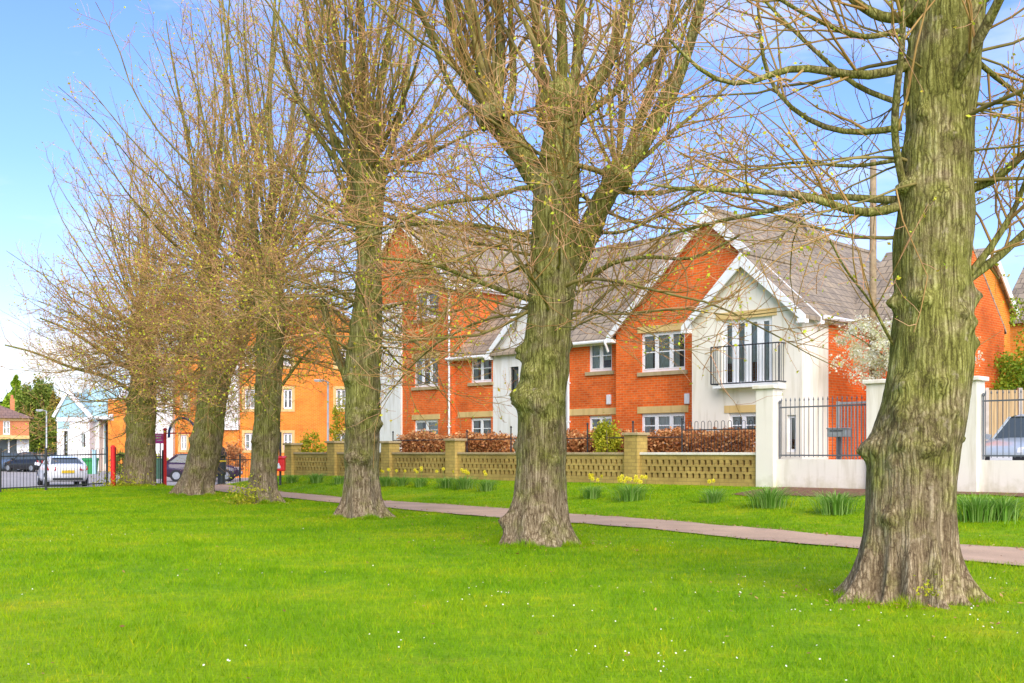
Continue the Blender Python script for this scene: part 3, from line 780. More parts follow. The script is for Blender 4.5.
T1limbs = [
 ([(906, 204), (873, 217), (847, 213), (825, 198), (785, 193), (724, 189), (682, 191), (650, 184)], 5.0, 1.0, -.6),
 ([(903, 200), (869, 200), (820, 193), (785, 209), (746, 215), (706, 224), (650, 240)], 4.2, 1.2, .9),
 ([(908, 66), (873, 79), (834, 72), (785, 64), (746, 90), (706, 79), (670, 40)], 5, 1.5, -.4),
 ([(902, 127), (869, 134), (829, 132), (790, 110), (763, 75), (761, 35), (755, -20)], 3.5, 1.2, .8),
 ([(905, 195), (900, 171), (893, 136), (897, 88), (904, 35), (900, -20)], 4.2, 2.5, -.9),
 ([(934, 140), (952, 92), (974, 48), (1000, 0), (1020, -50)], 6.5, 4, -1.0),
 ([(966, 191), (996, 180), (1020, 158), (1060, 120)], 4.5, 2.5, -.5),
 ([(968, 277), (992, 246), (1014, 211), (1030, 170)], 4, 2.2, -.2),
 ([(968, 279), (1001, 255), (1024, 233), (1070, 200)], 5, 3, .6),
 ([(925, 13), (886, 20), (856, 4), (830, -30)], 6, 3.5, .3),
 ([(900, 103), (856, 88), (812, 48), (785, 22), (763, 0), (740, -30)], 3.0, 1.4, .6),
 ([(978, 62), (1004, 84), (1028, 100), (1070, 118)], 3, 1.5, .3),
 ([(893, 345), (870, 300), (845, 270), (830, 240)], 1.6, .8, -.6),
 ([(898, 160), (850, 168), (800, 160), (750, 170), (700, 150)], 2.2, .9, 1.2),
 ([(903, 30), (860, 40), (800, 12), (750, -20)], 3, 1.5, -.7),
]
tree('nearest and thickest lime at the right, with burrs and flared roots', T1rows, 908, 600, T1burr, T1lobes, 7.5,
     [(925, 5, 22, 1), (965, -10, 24, 1), (940, -120, 40, 2)], T1limbs, 21, nseg=220, dz=.028, amp=1.0, npoles=26, pole_len=(2.5, 5), fan=30,
     side=(24, 3.1, 5.2, 1.5, 3.4), sub=(9, 4), bud=5200, bud_size=.036, tw=.8)

T2rows = [(545, 505, 575), (530, 508, 570), (520, 508, 567.7), (493, 514.5, 566), (445, 517, 566), (396, 517, 566), (364, 522, 569), (332, 526, 571), (300, 529, 574), (263, 531, 578), (240, 531, 580), (220, 532, 579), (176, 535, 579), (132, 544, 580), (110, 542, 582)]
T2burr = [(520, 398, .20, .13), (538, 404, .18, .11), (520, 350, .10, .10), (530, 375, .1, .08), (560, 400, .12, .05), (510, 520, .12, .09), (545, 525, .08, .06), (515, 445, .1, .05), (533, 300, .08, .05), (566, 300, .09, .05), (535, 185, .12, .07), (548, 360, .08, .05)]
T2lobes = [(-1.2, .18, .4), (-.4, .12, .3), (.4, .12, .35), (1.2, .18, .4), (2.2, .2, .5), (3.3, .2, .5), (-2.2, .2, .4)]
T2limbs = [
 ([(571, 268), (583, 246), (600, 205), (617, 176)], 12.5, 10.5, -.5),
 ([(617, 178), (630, 160), (645, 145), (675, 88), (697, 22), (712, -50)], 9, 3.5, -.9),
 ([(612, 185), (628, 150), (640, 125), (660, 70), (672, 20), (676, -40)], 4.5, 2, -.1),
 ([(548, 190), (533, 172), (518, 148), (500, 127), (488, 116)], 13, 10.5, .4),
 ([(488, 116), (482, 90), (476, 50), (470, 0), (468, -50)], 4.5, 2.5, .7),
 ([(496, 118), (500, 80), (501, 40), (498, 0), (500, -60)], 6, 3.5, .4),
 ([(505, 118), (515, 80), (510, 30), (512, -40)], 4, 2.5, .6),
 ([(548, 112), (540, 70), (536, 20), (533, -50)], 6, 3.5, .3),
 ([(560, 108), (563, 60), (560, 0), (562, -60)], 6.5, 4, -.2),
 ([(572, 108), (577, 60), (580, 10), (588, -60)], 6, 3.5, .3),
 ([(580, 112), (592, 90), (612, 60), (625, 10), (630, -50)], 7, 3.5, .2),
 ([(584, 115), (620, 90), (665, 40), (690, 0), (715, -50)], 3.8, 2, .6),
 ([(486, 118), (455, 100), (440, 60), (420, 10), (395, -30)], 3.5, 1.8, .3),
 ([(488, 112), (460, 60), (445, 0), (440, -60)], 4, 2.2, -.6),
 ([(533, 187), (519, 182), (500, 200), (473, 198), (425, 206), (385, 232), (340, 245)], 2.6, 1.0, -.6),
 ([(533, 237), (478, 224), (430, 222), (370, 230), (310, 215)], 2.6, 1.0, .9),
 ([(531, 300), (500, 290), (470, 278), (430, 262), (380, 258)], 2.8, 1.2, -1.5),
 ([(577, 285), (610, 262), (650, 255), (690, 262), (740, 235)], 2.6, 1.0, -.9),
 ([(612, 190), (650, 195), (700, 185), (750, 200)], 2.8, 1.1, .7),
 ([(583, 230), (620, 235), (660, 215), (710, 190)], 2, .9, -1.2),
]
tree('second lime from the right, splitting above into three knuckled limbs', T2rows, 540, 545, T2burr, T2lobes, 6.6,
     [(560, 108, 24, 3), (489, 115, 13, 2), (617, 177, 15, 1.5)], T2limbs, 22, nseg=150, dz=.035, amp=1.1, npoles=34, pole_len=(3.5, 7), fan=30,
     side=(44, 3.1, 6.0, 2.0, 4.4), sub=(11, 5), bud=7000, bud_size=.046, tw=1.0, pole_r=.04)

T3rows = [(519, 343, 387), (508, 344, 383), (498, 345, 381), (466, 345, 378), (440, 345, 379), (413, 346, 380), (386, 347, 380), (360, 346, 381), (330, 350, 382), (300, 355, 382), (263, 357, 381), (230, 356, 382), (198, 353, 384), (172, 350, 386)]
T3burr = [(372, 413, .14, .12), (355, 422, .15, .10), (378, 425, .14, .10), (352, 458, .15, .10), (366, 460, .12, .09), (376, 440, .1, .05), (350, 380, .15, .1), (378, 300, .1, .06)]
T3lobes = [(-1.3, .3, .45), (-.3, .14, .3), (.5, .14, .3), (1.3, .28, .45), (2.6, .2, .5), (-2.4, .2, .5)]
T3limbs = [([(352, 392), (345, 372), (336, 352), (330, 330), (322, 300)], 5.5, 3.2, .4), ([(352, 300), (330, 285), (300, 290), (270, 275)], 2, .9, .5), ([(380, 310), (410, 300), (440, 315), (480, 305)], 2, .8, -.6),
           ([(357, 170), (350, 120), (342, 60), (330, 0), (322, -50)], 4, 2.2, .2), ([(372, 168), (377, 110), (388, 40), (398, -40)], 4, 2.2, -.3), ([(364, 168), (362, 100), (362, 30), (358, -60)], 5, 3, .2),
           ([(382, 172), (400, 120), (410, 60), (415, -20)], 3.5, 1.6, .3), ([(352, 172), (325, 120), (312, 60), (300, -20)], 3.5, 1.8, -.3), ([(354, 178), (318, 140), (290, 80), (275, 10)], 3, 1.4, .5)]
tree('third lime from the right, slender trunk knotted at head height', T3rows, 363, 518, T3burr, T3lobes, 7.35,
     [(367, 172, 17, 1), (352, 215, 10, .3)], T3limbs, 23, nseg=110, dz=.045, amp=1.2, npoles=58, pole_len=(5, 9), fan=48,
     side=(72, 3.2, 7.0, 2.2, 4.6), sub=(10, 4), bud=13000, bud_size=.05, tw=1.05, pole_r=.034)

T4rows = [(503, 247, 281), (490, 249, 277), (478, 250, 276), (440, 252, 279), (415, 254.6, 281), (372, 256.6, 282.4), (328, 257.5, 285), (298, 254.6, 283), (265, 253, 284)]
T4burr = [(258, 440, .15, .1), (276, 400, .15, .08), (258, 350, .15, .08), (280, 330, .15, .08), (262, 478, .1, .08)]
T4lobes = [(-1.3, .25, .45), (-.3, .14, .3), (.5, .16, .3), (1.3, .25, .45), (2.6, .2, .5)]
T4limbs = [([(282, 385), (300, 360), (315, 345), (330, 350)], 1.8, .8, -.3), ([(260, 262), (250, 200), (238, 120), (226, 30), (215, -60)], 3.2, .6, .2), ([(270, 262), (274, 200), (268, 100), (276, 0), (274, -80)], 3.4, .7, -.3), ([(280, 262), (300, 200), (310, 120), (326, 20), (335, -60)], 3, .6, .2)]
tree('fourth lime from the right, straight mossy trunk beside the red bin', T4rows, 262, 503, T4burr, T4lobes, 6.5,
     [(269, 262, 15, 1), (262, 300, 9, .3)], T4limbs, 24, nseg=90, dz=.06, amp=1.4, npoles=56, pole_len=(6, 9.5), fan=46,
     side=(80, 3.4, 6.4, 2.2, 4.4), sub=(10, 5), bud=14000, bud_size=.055, tw=1.05, pole_r=.034)

T5rows = [(495.5, 177, 211), (485, 180, 213), (472, 184, 216), (447, 190, 222), (410, 196, 225), (385, 199, 230), (372, 201, 229), (355, 200, 225), (328, 199, 222), (284, 199, 219.5), (265, 198, 220)]
T5burr = [(195, 440, .2, .08), (215, 410, .2, .08), (205, 470, .2, .06)]
T5lobes = [(-1.3, .35, .45), (-.3, .18, .3), (.5, .2, .3), (1.3, .3, .45), (2.6, .2, .5)]
T5limbs = [([(214, 395), (224, 372), (236, 350), (247, 322), (249, 285)], 9.5, 7, -.6), ([(249, 285), (254, 220), (262, 140), (276, 50), (282, -30)], 3.2, .6, -.3), ([(205, 265), (197, 200), (184, 120), (172, 60), (166, 20)], 3.0, .5, .2), ([(213, 265), (217, 180), (226, 90), (228, 10), (234, -40)], 3.2, .5, .3), ([(246, 285), (238, 220), (234, 130), (222, 40), (218, -20)], 2.8, .5, .3)]
tree('leaning twin stemmed lime, trunk forking low into a V, next to the red gateway', T5rows, 203, 495.5, T5burr, T5lobes, 6.9,
     [(209, 265, 12, 1), (249, 287, 11, 1)], T5limbs, 25, nseg=80, dz=.07, amp=1.5, npoles=66, pole_len=(5.5, 9.0), fan=46,
     side=(84, 3.6, 6.6, 2.2, 4.6), sub=(10, 5), bud=14000, bud_size=.06, tw=1.15, pole_r=.034)

T6rows = [(488, 122, 154), (478, 123, 155), (460, 125, 155), (435, 126, 154), (410, 127.5, 156), (385, 131, 156), (350, 132, 154), (325, 132, 153)]
T6burr = [(130, 420, .2, .12), (150, 400, .2, .1), (130, 400, .2, .1), (145, 385, .2, .1)]
T6lobes = [(-1.3, .3, .45), (-.3, .16, .3), (.5, .16, .3), (1.3, .3, .45), (2.6, .2, .5)]
T6limbs = [([(130, 390), (105, 375), (70, 368), (35, 352), (5, 345)], 2.2, .8, .4), ([(132, 370), (100, 350), (70, 330), (40, 318)], 2.2, .8, -.5), ([(152, 385), (175, 378), (200, 380)], 1.8, .8, -.3)]
tree('leftmost lime, its low crown spreading over the railing and parked cars', T6rows, 138, 488, T6burr, T6lobes, 6.0,
     [(142, 325, 14, 1), (140, 365, 12, .35)], T6limbs, 26, nseg=80, dz=.07, amp=1.5, npoles=84, pole_len=(5.0, 8.2), fan=58,
     side=(112, 2.8, 5.9, 2.6, 5.2), sub=(11, 5), bud=15000, bud_size=.062, tw=1.25, pole_r=.034)

# ------------------------------------------------------------------ building kit
def wall(b, F, p, s0, s1, z0, top, holes, depth=.12, mi=0):
    """front of a wall in F's plane p; top is [(s,z)...]; holes [(sa,sb,za,zb)] get reveals"""
    cuts = sorted(set([s0, s1] + [t[0] for t in top if s0 < t[0] < s1] + [h[0] for h in holes] + [h[1] for h in holes]))
    tz = lambda s: float(np.interp(s, [t[0] for t in top], [t[1] for t in top]))
    for a, c in zip(cuts[:-1], cuts[1:]):
        if c - a < 1e-5: continue
        m_ = (a + c) / 2; hs = sorted([(h[2], h[3]) for h in holes if h[0] < m_ < h[1]]); z = z0
        for lo, hi in hs:
            if lo > z: b.quad(F.pt(a, p, z), F.pt(c, p, z), F.pt(c, p, lo), F.pt(a, p, lo), mi=mi)
            z = hi
        b.quad(F.pt(a, p, z), F.pt(c, p, z), F.pt(c, p, tz(c)), F.pt(a, p, tz(a)), mi=mi)
    q = p + depth
    for a, c, lo, hi in holes:
        b.quad(F.pt(a, p, lo), F.pt(a, q, lo), F.pt(a, q, hi), F.pt(a, p, hi), mi=mi)
        b.quad(F.pt(c, p, lo), F.pt(c, p, hi), F.pt(c, q, hi), F.pt(c, q, lo), mi=mi)
        b.quad(F.pt(a, p, hi), F.pt(a, q, hi), F.pt(c, q, hi), F.pt(c, p, hi), mi=mi)
        b.quad(F.pt(a, p, lo), F.pt(c, p, lo), F.pt(c, q, lo), F.pt(a, q, lo), mi=mi)
def side(b, F, s, p0, p1, z0, top, mi=0):
    b.quad(*([F.pt(s, p0, z0), F.pt(s, p1, z0)] + [F.pt(s, p, z) for p, z in reversed(top)]), mi=mi)
def hole(F, p, x0, x1, yt, yb):
    return (F.S(x0, p), F.S(x1, p), F.Z(x0, yb, p), F.Z(x0, yt, p))
def window(F, par, p, h, lights=2, bar=.5, sill=True, lintel=None, surround=False, curtain=.3, frame='upvc', seed=0, name='window', fw=.08):
    sa, sb, za, zb = h; g = random.Random(seed + int(abs(sa) * 100))
    b = MB(); q = p + .07; d = .06
    b.box(F, sa, sb, q, q + d, za, za + fw); b.box(F, sa, sb, q, q + d, zb - fw, zb)
    b.box(F, sa, sa + fw, q, q + d, za + fw, zb - fw); b.box(F, sb - fw, sb, q, q + d, za + fw, zb - fw)
    for k in range(1, lights):
        c = sa + (sb - sa) * k / lights
        b.box(F, c - fw * .8, c + fw * .8, q - .004, q + d, za + fw, zb - fw)
    if bar:
        zc = za + (zb - za) * bar
        for k in range(lights):
            a = sa + (sb - sa) * k / lights + fw * .8; c = sa + (sb - sa) * (k + 1) / lights - fw * .8
            b.box(F, a, c, q + .012, q + d - .01, zc - .016, zc + .016)
            # casement edge
            e = .028
            b.box(F, a, c, q - .012, q + .02, zb - fw - e, zb - fw + .002); b.box(F, a, c, q - .012, q + .02, za + fw - .002, za + fw + e)
    w_ = b.build(name, M[frame], par)
    b = MB(); b.quad(F.pt(sa, q + .035, za), F.pt(sb, q + .035, za), F.pt(sb, q + .035, zb), F.pt(sa, q + .035, zb)); b.build('pane', M['glass'], w_)
    if curtain:
        b = MB(); wd = (sb - sa); n_ = 8
        for k in range(lights):
            if g.random() < (1.1 if name == 'french_window' else .85):
                b = MB()
                a = sa + wd * k / lights + .05; c = sa + wd * (k + g.uniform(.45, .98)) / lights; zlo = za + g.choice([0, 0, (zb - za) * .35])
                for i in range(n_):
                    u0 = a + (c - a) * i / n_; u1 = a + (c - a) * (i + 1) / n_; o0 = .15 + .025 * (i % 2); o1 = .15 + .025 * ((i + 1) % 2)
                    b.quad(F.pt(u0, p + o0, zlo), F.pt(u1, p + o1, zlo), F.pt(u1, p + o1, zb), F.pt(u0, p + o0, zb))
                b.build('curtain', M['curtain'], w_)
    if sill:
        b = MB(); b.box(F, sa - .11, sb + .11, p - .07, p + .02, za - .13, za - .004); b.build('sill', M['sill'], w_, bevel=.01)
    if lintel:
        b = MB(); b.box(F, sa - lintel[0], sb + lintel[1], p - .022, p + .02, zb + .004, zb + .21); b.build('lintel', M['lintel'], w_)
    if surround:
        b = MB(); t = .16
        b.box(F, sa - t, sa - .002, p - .03, p + .02, za - t, zb + t); b.box(F, sb + .002, sb + t, p - .03, p + .02, za - t, zb + t)
        b.box(F, sa - .002, sb + .002, p - .033, p + .02, zb + .002, zb + t); b.box(F, sa - .002, sb + .002, p - .033, p + .02, za - t, za - .002)
        b.build('surround', M['lintel'], w_)
    return w_
def gable_v(b, F, sc, hw, p0, p1, ze, zr, over=.22, th=.10, left=True, right=True):
    k = (zr - ze) / hw
    for sg in ([-1] if left else []) + ([1] if right else []):
        so = sc + sg * (hw + over); zo = ze - over * k
        pts = [(sc, zr), (so, zo), (so, zo + th), (sc, zr + th)]
        P = [F.pt(s, p0, z) for s, z in pts]; v = Vector(F.pt(sc, p1, 0)) - Vector(F.pt(sc, p0, 0))
        b.prism(P, v)
def slope_u(b, F, s0, s1, pe, pr, ze, zr, over=.2, th=.10):
    k = (zr - ze) / (pr - pe); sgn = 1 if pr > pe else -1
    pts = [(pr, zr), (pe - sgn * over, ze - over * abs(k)), (pe - sgn * over, ze - over * abs(k) + th), (pr, zr + th)]
    P = [F.pt(s0, p, z) for p, z in pts]; v = Vector(F.pt(s1, pe, 0)) - Vector(F.pt(s0, pe, 0))
    b.prism(P, v)
def barge(F, par, sc, hw, p, ze, zr, over=.22, w=.05, h=.24, sides=(-1, 1), foot=True):
    k = (zr - ze) / hw
    for sg in sides:
        b = MB(); so = sc + sg * (hw + over); zo = ze - over * k
        pts = [(sc, zr + .10), (so, zo + .10), (so, zo - h + .12), (sc, zr - h - .04)]
        b.prism([F.pt(s, p - w, z) for s, z in pts], Vector(F.pt(0, w * .98, 0)) - Vector(F.pt(0, 0, 0)))
        if foot:
            a = sorted((so, so - sg * .24)); b.box(F, a[0], a[1], p - w - .01, p + .16, zo - h + .14, zo + .02)
        b.build('bargeboard', M['trim'], par)
def gutter(F, par, a, c, r=.06):
    b = MB(); b.tube([a, c], r, 8)
    v = (Vector(c) - Vector(a)).normalized(); b.build('gutter', M['trim'], par, smooth_=False)
def downpipe(F, par, s, p, z0, z1):
    b = MB(); b.tube([F.pt(s, p - .22, z1), F.pt(s, p - .2, z1 - .12), F.pt(s, p - .05, z1 - .38), F.pt(s, p - .05, z0)], .042, 8)
    for z in np.arange(z0 + .6, z1 - .4, 1.3): b.box(F, s - .06, s + .06, p - .09, p + .0, z, z + .05)
    b.build('downpipe', M['trim'], par)
def alarm(F, par, s, p, z):
    b = MB(); b.box(F, s - .09, s + .09, p - .07, p, z, z + .32); b.build('alarm_box', M['white'], par, bevel=.02)

GZ = .45
# ---- right hand house: brick gable, white gable with balcony, wing behind
pD, pE = 27.4, 26.55
D0, D1 = FA.S(616, pD), FA.S(818, pD); DC = (D0 + D1) / 2; DW = (D1 - D0) / 2; DE, DR = 5.15, 5.15 + DW * .93
E0, E1 = FA.S(692, pE), FA.S(802, pE); EC = (E0 + E1) / 2; EW = (E1 - E0) / 2; EE, ER = 5.12, 5.12 + EW * .95
hs = thing('gabled_house', 'red brick house with steep gable and white rendered balcony gable in front', 'house', FA.pt(DC, pD, GZ), FA.rot)
b = MB()
hD = [hole(FA, pD, 641, 685, 333.5, 372.5), hole(FA, pD, 641, 685, 413.6, 446)]
wall(b, FA, pD, D0, D1, GZ - .3, [(D0, DE), (DC, DR), (D1, DE)], hD)
side(b, FA, D1, pD, pD + 10, GZ - .3, [(pD, DE), (pD + 10, DE)])
side(b, FA, D0, pD, pD + 10, GZ - .3, [(pD, DE), (pD + 10, DE)])
wall(b, FA, pD + 10, D0, D1, GZ - .3, [(D0, DE), (DC, DR), (D1, DE)], [])
b.build('brick_wall', M['brick'], hs)
b = MB()
hE = [hole(FA, pE, 721.7, 772, 320.5, 387), hole(FA, pE, 728.5, 757, 413, 446), hole(FA, pE, 787, 796, 415, 452)]
wall(b, FA, pE, E0, E1, GZ - .3, [(E0, EE), (EC, ER), (E1, EE)], hE)
side(b, FA, E1, pE, pD - .003, GZ - .3, [(pE, EE), (pD - .003, EE)]); side(b, FA, E0, pE, pD - .003, GZ - .3, [(pE, EE), (pD - .003, EE)])
b.box(FA, E1 + .003, D1 + .012, pD - .012, pD + .55, GZ - .3, EE - .05)
b.build('render_wall', M['render'], hs)
b = MB()
b.box(FA, D0 + .3, D1 - .3, pD + 1.5, pD + 1.6, GZ, DE); b.box(FA, D0 + .1, D1 - .1, pD + .03, pD + 1.5, 2.9, 3.0); b.box(FA, E0 + .1, E1 - .1, pE + .03, pD - .1, 2.9, 3.0)
b.build('inner_wall', M['dark_room'], hs)
window(FA, hs, pD, hD[0], 3, .5, lintel=(.13, .10), curtain=.4, seed=1)
window(FA, hs, pD, hD[1], 3, .62, sill=True, lintel=(.13, .13), curtain=.4, seed=4)
fw_ = window(FA, hs, pE, hE[0], 4, 0, sill=False, lintel=(.18, .15), curtain=.6, seed=8, name='french_window', fw=.125)
window(FA, hs, pE, hE[1], 2, .62, sill=True, lintel=(.13, .13), seed=5)
window(FA, hs, pE, hE[2], 1, 0, sill=False, seed=6)
b = MB(); gable_v(b, FA, DC, DW, pD - .18, pD + 10.2, DE, DR); gable_v(b, FA, EC, EW, pE - .18, pD + 1.6, EE, ER)
# wing running off to the right behind
JP0, JP1 = 30.0, 35.0; JS0, JS1 = D1 - .5, FA.S(935, 30)
slope_u(b, FA, JS0, JS1, JP0, 32.5, 5.2, 7.45); slope_u(b, FA, JS0, JS1, JP1, 32.5, 5.2, 7.45)
rf = b.build('roof', M['roof'], hs)
b = MB(); b.tube([FA.pt(DC, pD - .2, DR + .12), FA.pt(DC, pD + 10.2, DR + .12)], .09, 6); b.tube([FA.pt(EC, pE - .2, ER + .12), FA.pt(EC, pD + 1.6, ER + .12)], .09, 6)
b.tube([FA.pt(D1, 32.5, 7.57), FA.pt(JS1, 32.5, 7.57)], .09, 6)
b.build('ridge_tile', M['roof'], rf)
b = MB(); wall(b, FA, JP0, D1, JS1, GZ, [(D1, 5.2), (JS1, 5.2)], []); side(b, FA, JS1, JP0, JP1, GZ, [(JP0, 5.2), (32.5, 7.4), (JP1, 5.2)])
wall(b, FA, JP1, D1, JS1, GZ, [(D1, 5.2), (JS1, 5.2)], [])
b.build('wing_wall', M['brick'], hs)
barge(FA, hs, DC, DW, pD - .19, DE, DR); barge(FA, hs, EC, EW, pE - .19, EE, ER)
gutter(FA, hs, FA.pt(D1 + .26, pD - .1, DE - .12), FA.pt(D1 + .26, JP0 - .1, DE - .12)); gutter(FA, hs, FA.pt(D1 + .3, JP0 - .26, 5.0), FA.pt(JS1, JP0 - .26, 5.0))
b = MB(); b.box(FA, D1 + .02, D1 + .2, pD + .56, JP0, DE - .25, DE - .06); b.build('fascia', M['trim'], hs); b = MB(); b.box(FA, E0 - .1, E0 - .02, pE - .1, pD, EE - .2, EE - .02); b.build('fascia', M['trim'], hs)
alarm(FA, hs, FA.S(691, pD) - .12, pD, FA.Z(690, 404, pD))
# balcony
b = MB()
ba, bc = FA.S(711, pE - .35), FA.S(779, pE - .35); zb0, zb1 = FA.Z(712, 386.5, pE - .35), FA.Z(712, 347.5, pE - .35)
for z in (zb0 + .06, zb1): b.tube([FA.pt(ba, pE, z), FA.pt(ba, pE - .35, z), FA.pt(bc, pE - .35, z), FA.pt(bc, pE, z)], .02, 6)
for s in np.linspace(ba, bc, 22): b.tube([FA.pt(s, pE - .35, zb0 + .06), FA.pt(s, pE - .35, zb1)], .0085 if ba < s < bc else .024, 5)
for p in (pE - .12, pE - .24):
    for s in (ba, bc): b.tube([FA.pt(s, p, zb0 + .06), FA.pt(s, p, zb1)], .0085, 5)
bl = b.build('balcony', M['iron'], hs)
b = MB(); b.box(FA, ba + .05, bc - .02, pE - .34, pE - .002, zb0 - .06, zb0 + .02); b.build('balcony_floor', M['trim'], bl)

# ---- middle row
hm = thing('terraced_house', 'low red brick house with white gable between the two tall gables', 'house', FA.pt(-27, 29, GZ), FA.rot)
pF, pC = 27.8, 30.0
F0, F1 = FA.S(567.5, pF), D0
hF = [hole(FA, pF, 588.6, 611.8, 341, 372), hole(FA, pF, 588.6, 611.8, 416, 447)]
C0, C1 = FA.S(493, pC), F0; CC, CW = C0 + 2.05, 2.05; CE = 5.25
B0_ = FA.S(453, pC) - .15
b = MB(); wall(b, FA, pF, F0, F1, GZ - .3, [(F0, 5.1), (F1, 5.1)], hF)
hB = [hole(FA, pC, 470.5, 492, 355, 383), hole(FA, pC, 470.5, 491, 418, 446)]
hB = [(h[0], min(h[1], C0 - .08), h[2], h[3]) for h in hB]
wall(b, FA, pC, B0_, C0, GZ - .3, [(B0_, CE), (C0, CE)], hB)
side(b, FA, F0, pF, 36.5, GZ - .3, [(pF, 5.1), (32.2, 9.0), (36.5, 5.1)]); side(b, FA, B0_, pC, 40, GZ - .3, [(pC, CE), (35, 9.6), (40, CE)])
wall(b, FA, 40, B0_, FA.S(800, 35), GZ - .3, [(B0_, CE), (FA.S(800, 35), CE)], [])
b.build('brick_wall', M['brick'], hm)
b = MB(); hC = [hole(FA, pC, 510, 518.5, 367, 395)]
wall(b, FA, pC, C0, C0 + 4.1, GZ - .3, [(C0, CE), (CC, CE + 1.95), (C0 + 4.1, CE)], hC); wall(b, FA, pC, C0 + 4.1, F0 + .01, GZ - .3, [(C0 + 4.1, CE), (F0, CE)], [])
b.build('render_wall', M['render_white'], hm)
b = MB(); b.box(FA, F0 + .2, F1 - .1, pF + 1.5, pF + 1.6, GZ, 5); b.box(FA, B0_ + .2, C1 - .1, pC + 1.5, pC + 1.6, GZ, 5); b.box(FA, B0_ + .2, C1 - .1, pC + .03, pC + 1.5, 2.9, 3); b.box(FA, F0 + .2, F1 - .1, pF + .03, pF + 1.5, 2.9, 3); b.build('inner_wall', M['dark_room'], hm)
window(FA, hm, pF, hF[0], 2, .5, lintel=None, seed=11)
window(FA, hm, pF, hF[1], 2, .62, lintel=None, seed=12)
b = MB(); b.box(FA, F0 + .05, F1 - .01, pF - .022, pF, hF[1][3] + .03, hF[1][3] + .25); b.build('stone_band', M['lintel'], hm)
window(FA, hm, pC, hB[0], 2, .5, lintel=None, seed=13)
window(FA, hm, pC, hB[1], 2, .62, lintel=None, seed=14)
b = MB(); b.box(FA, FA.S(458, pC), C0 - .01, pC - .022, pC, hB[1][3] + .03, hB[1][3] + .25); b.build('stone_band', M['lintel'], hm)
window(FA, hm, pC, hC[0], 1, .5, sill=False, frame='iron', seed=15)
b = MB()
RS1 = FA.S(800, 35); G1R = FA.S(451, 29.9)
slope_u(b, FA, B0_ - .02, D0 + .3, pC, 35, CE, 9.65); 
slope_u(b, FA, F0 - .15, D0 + .05, pF, 32.2, 5.1, 9.0)
slope_u(b, FA, D0 + .3, RS1, 34, 35, 8.75, 9.65, over=0)
slope_u(b, FA, B0_, RS1, 40, 35, CE, 9.65)
# hipped end at the right
P = [FA.pt(RS1, 35, 9.65), FA.pt(RS1 + 4.2, 31, 5.3), FA.pt(RS1 + 4.2, 39, 5.3)]
b.prism(P, Vector((0, 0, .1)))
P = [FA.pt(RS1, 35, 9.65), FA.pt(RS1, 31, 5.3), FA.pt(RS1 + 4.2, 31, 5.3)]; b.prism(P, Vector((0, 0, .1)))
gable_v(b, FA, CC, CW, pC - .18, 32.5, CE, CE + 1.95)
rf = b.build('roof', M['roof'], hm)
b = MB(); b.tube([FA.pt(B0_, 35, 9.77), FA.pt(RS1, 35, 9.77), FA.pt(RS1 + 4.2, 31, 5.42)], .09, 6); b.build('ridge_tile', M['roof'], rf)
barge(FA, hm, CC, CW, pC - .19, CE, CE + 1.95)
gutter(FA, hm, FA.pt(F0 - .1, pF - .26, 4.95), FA.pt(F1 - .25, pF - .26, 4.95)); gutter(FA, hm, FA.pt(B0_, pC - .26, CE - .16), FA.pt(C0 - .25, pC - .26, CE - .16))
b = MB(); b.box(FA, F0 - .05, F1 - .1, pF - .16, pF - .005, 4.86, 5.05); b.build('fascia', M['trim'], hm); b = MB(); b.box(FA, B0_, C0 - .05, pC - .16, pC - .005, CE - .24, CE - .06); b.build('fascia', M['trim'], hm)
downpipe(FA, hm, F0 + .08, pF, GZ, 4.95); downpipe(FA, hm, FA.S(618, pF) , pF - .45, 4.6, 4.95)
alarm(FA, hm, FA.S(609.5, pF), pF, FA.Z(609, 404.5, pF))

# ---- tall gabled block on the left of the terrace
hg = thing('tall_gabled_house', 'three storey red brick gable with white rendered left half behind the third lime', 'house', FA.pt(-36, 30, GZ), FA.rot)
pG = 29.85; G0, G1 = FA.S(357, pG), FA.S(452, pG); GC = (G0 + G1) / 2; GW = (G1 - G0) / 2; GE = 8.2; GR = GE + GW * .98
hG = [hole(FA, pG, 415.5, 438.5, 293.5, 320), hole(FA, pG, 414, 438, 359, 387.5), hole(FA, pG, 414, 438, 420, 447)]
b = MB(); wall(b, FA, pG, G0, G1, GZ - .3, [(G0, GE), (GC, GR), (G1, GE)], hG); side(b, FA, G1, pG, pG + 12, GZ - .3, [(pG, GE), (pG + 12, GE)]); side(b, FA, G0, pG, pG + 12, GZ - .3, [(pG, GE), (pG + 12, GE)])
wall(b, FA, pG + 12, G0, G1, GZ - .3, [(G0, GE), (GC, GR), (G1, GE)], [])
b.build('brick_wall', M['brick'], hg)
b = MB(); b.box(FA, G0 - .03, FA.S(402.5, pG), pG - .09, pG - .002, GZ - .3, FA.Z(402, 302, pG)); b.build('render_wall', M['render_white'], hg)
b = MB(); b.box(FA, G0 + .3, G1 - .3, pG + 1.5, pG + 1.6, GZ, GE)
for z in (2.9, 5.5): b.box(FA, G0 + .1, G1 - .1, pG + .03, pG + 1.5, z, z + .1)
b.build('inner_wall', M['dark_room'], hg)
for i, h in enumerate(hG): window(FA, hg, pG, h, 3 if i == 1 else 2, .5 if i < 2 else .62, lintel=(.12, .12), seed=20 + i)
b = MB(); gable_v(b, FA, GC, GW, pG - .18, pG + 12.2, GE, GR); rf = b.build('roof', M['roof'], hg)
b = MB(); b.tube([FA.pt(GC, pG - .2, GR + .12), FA.pt(GC, pG + 12.2, GR + .12)], .09, 6); b.build('ridge_tile', M['roof'], rf)
barge(FA, hg, GC, GW, pG - .19, GE, GR)
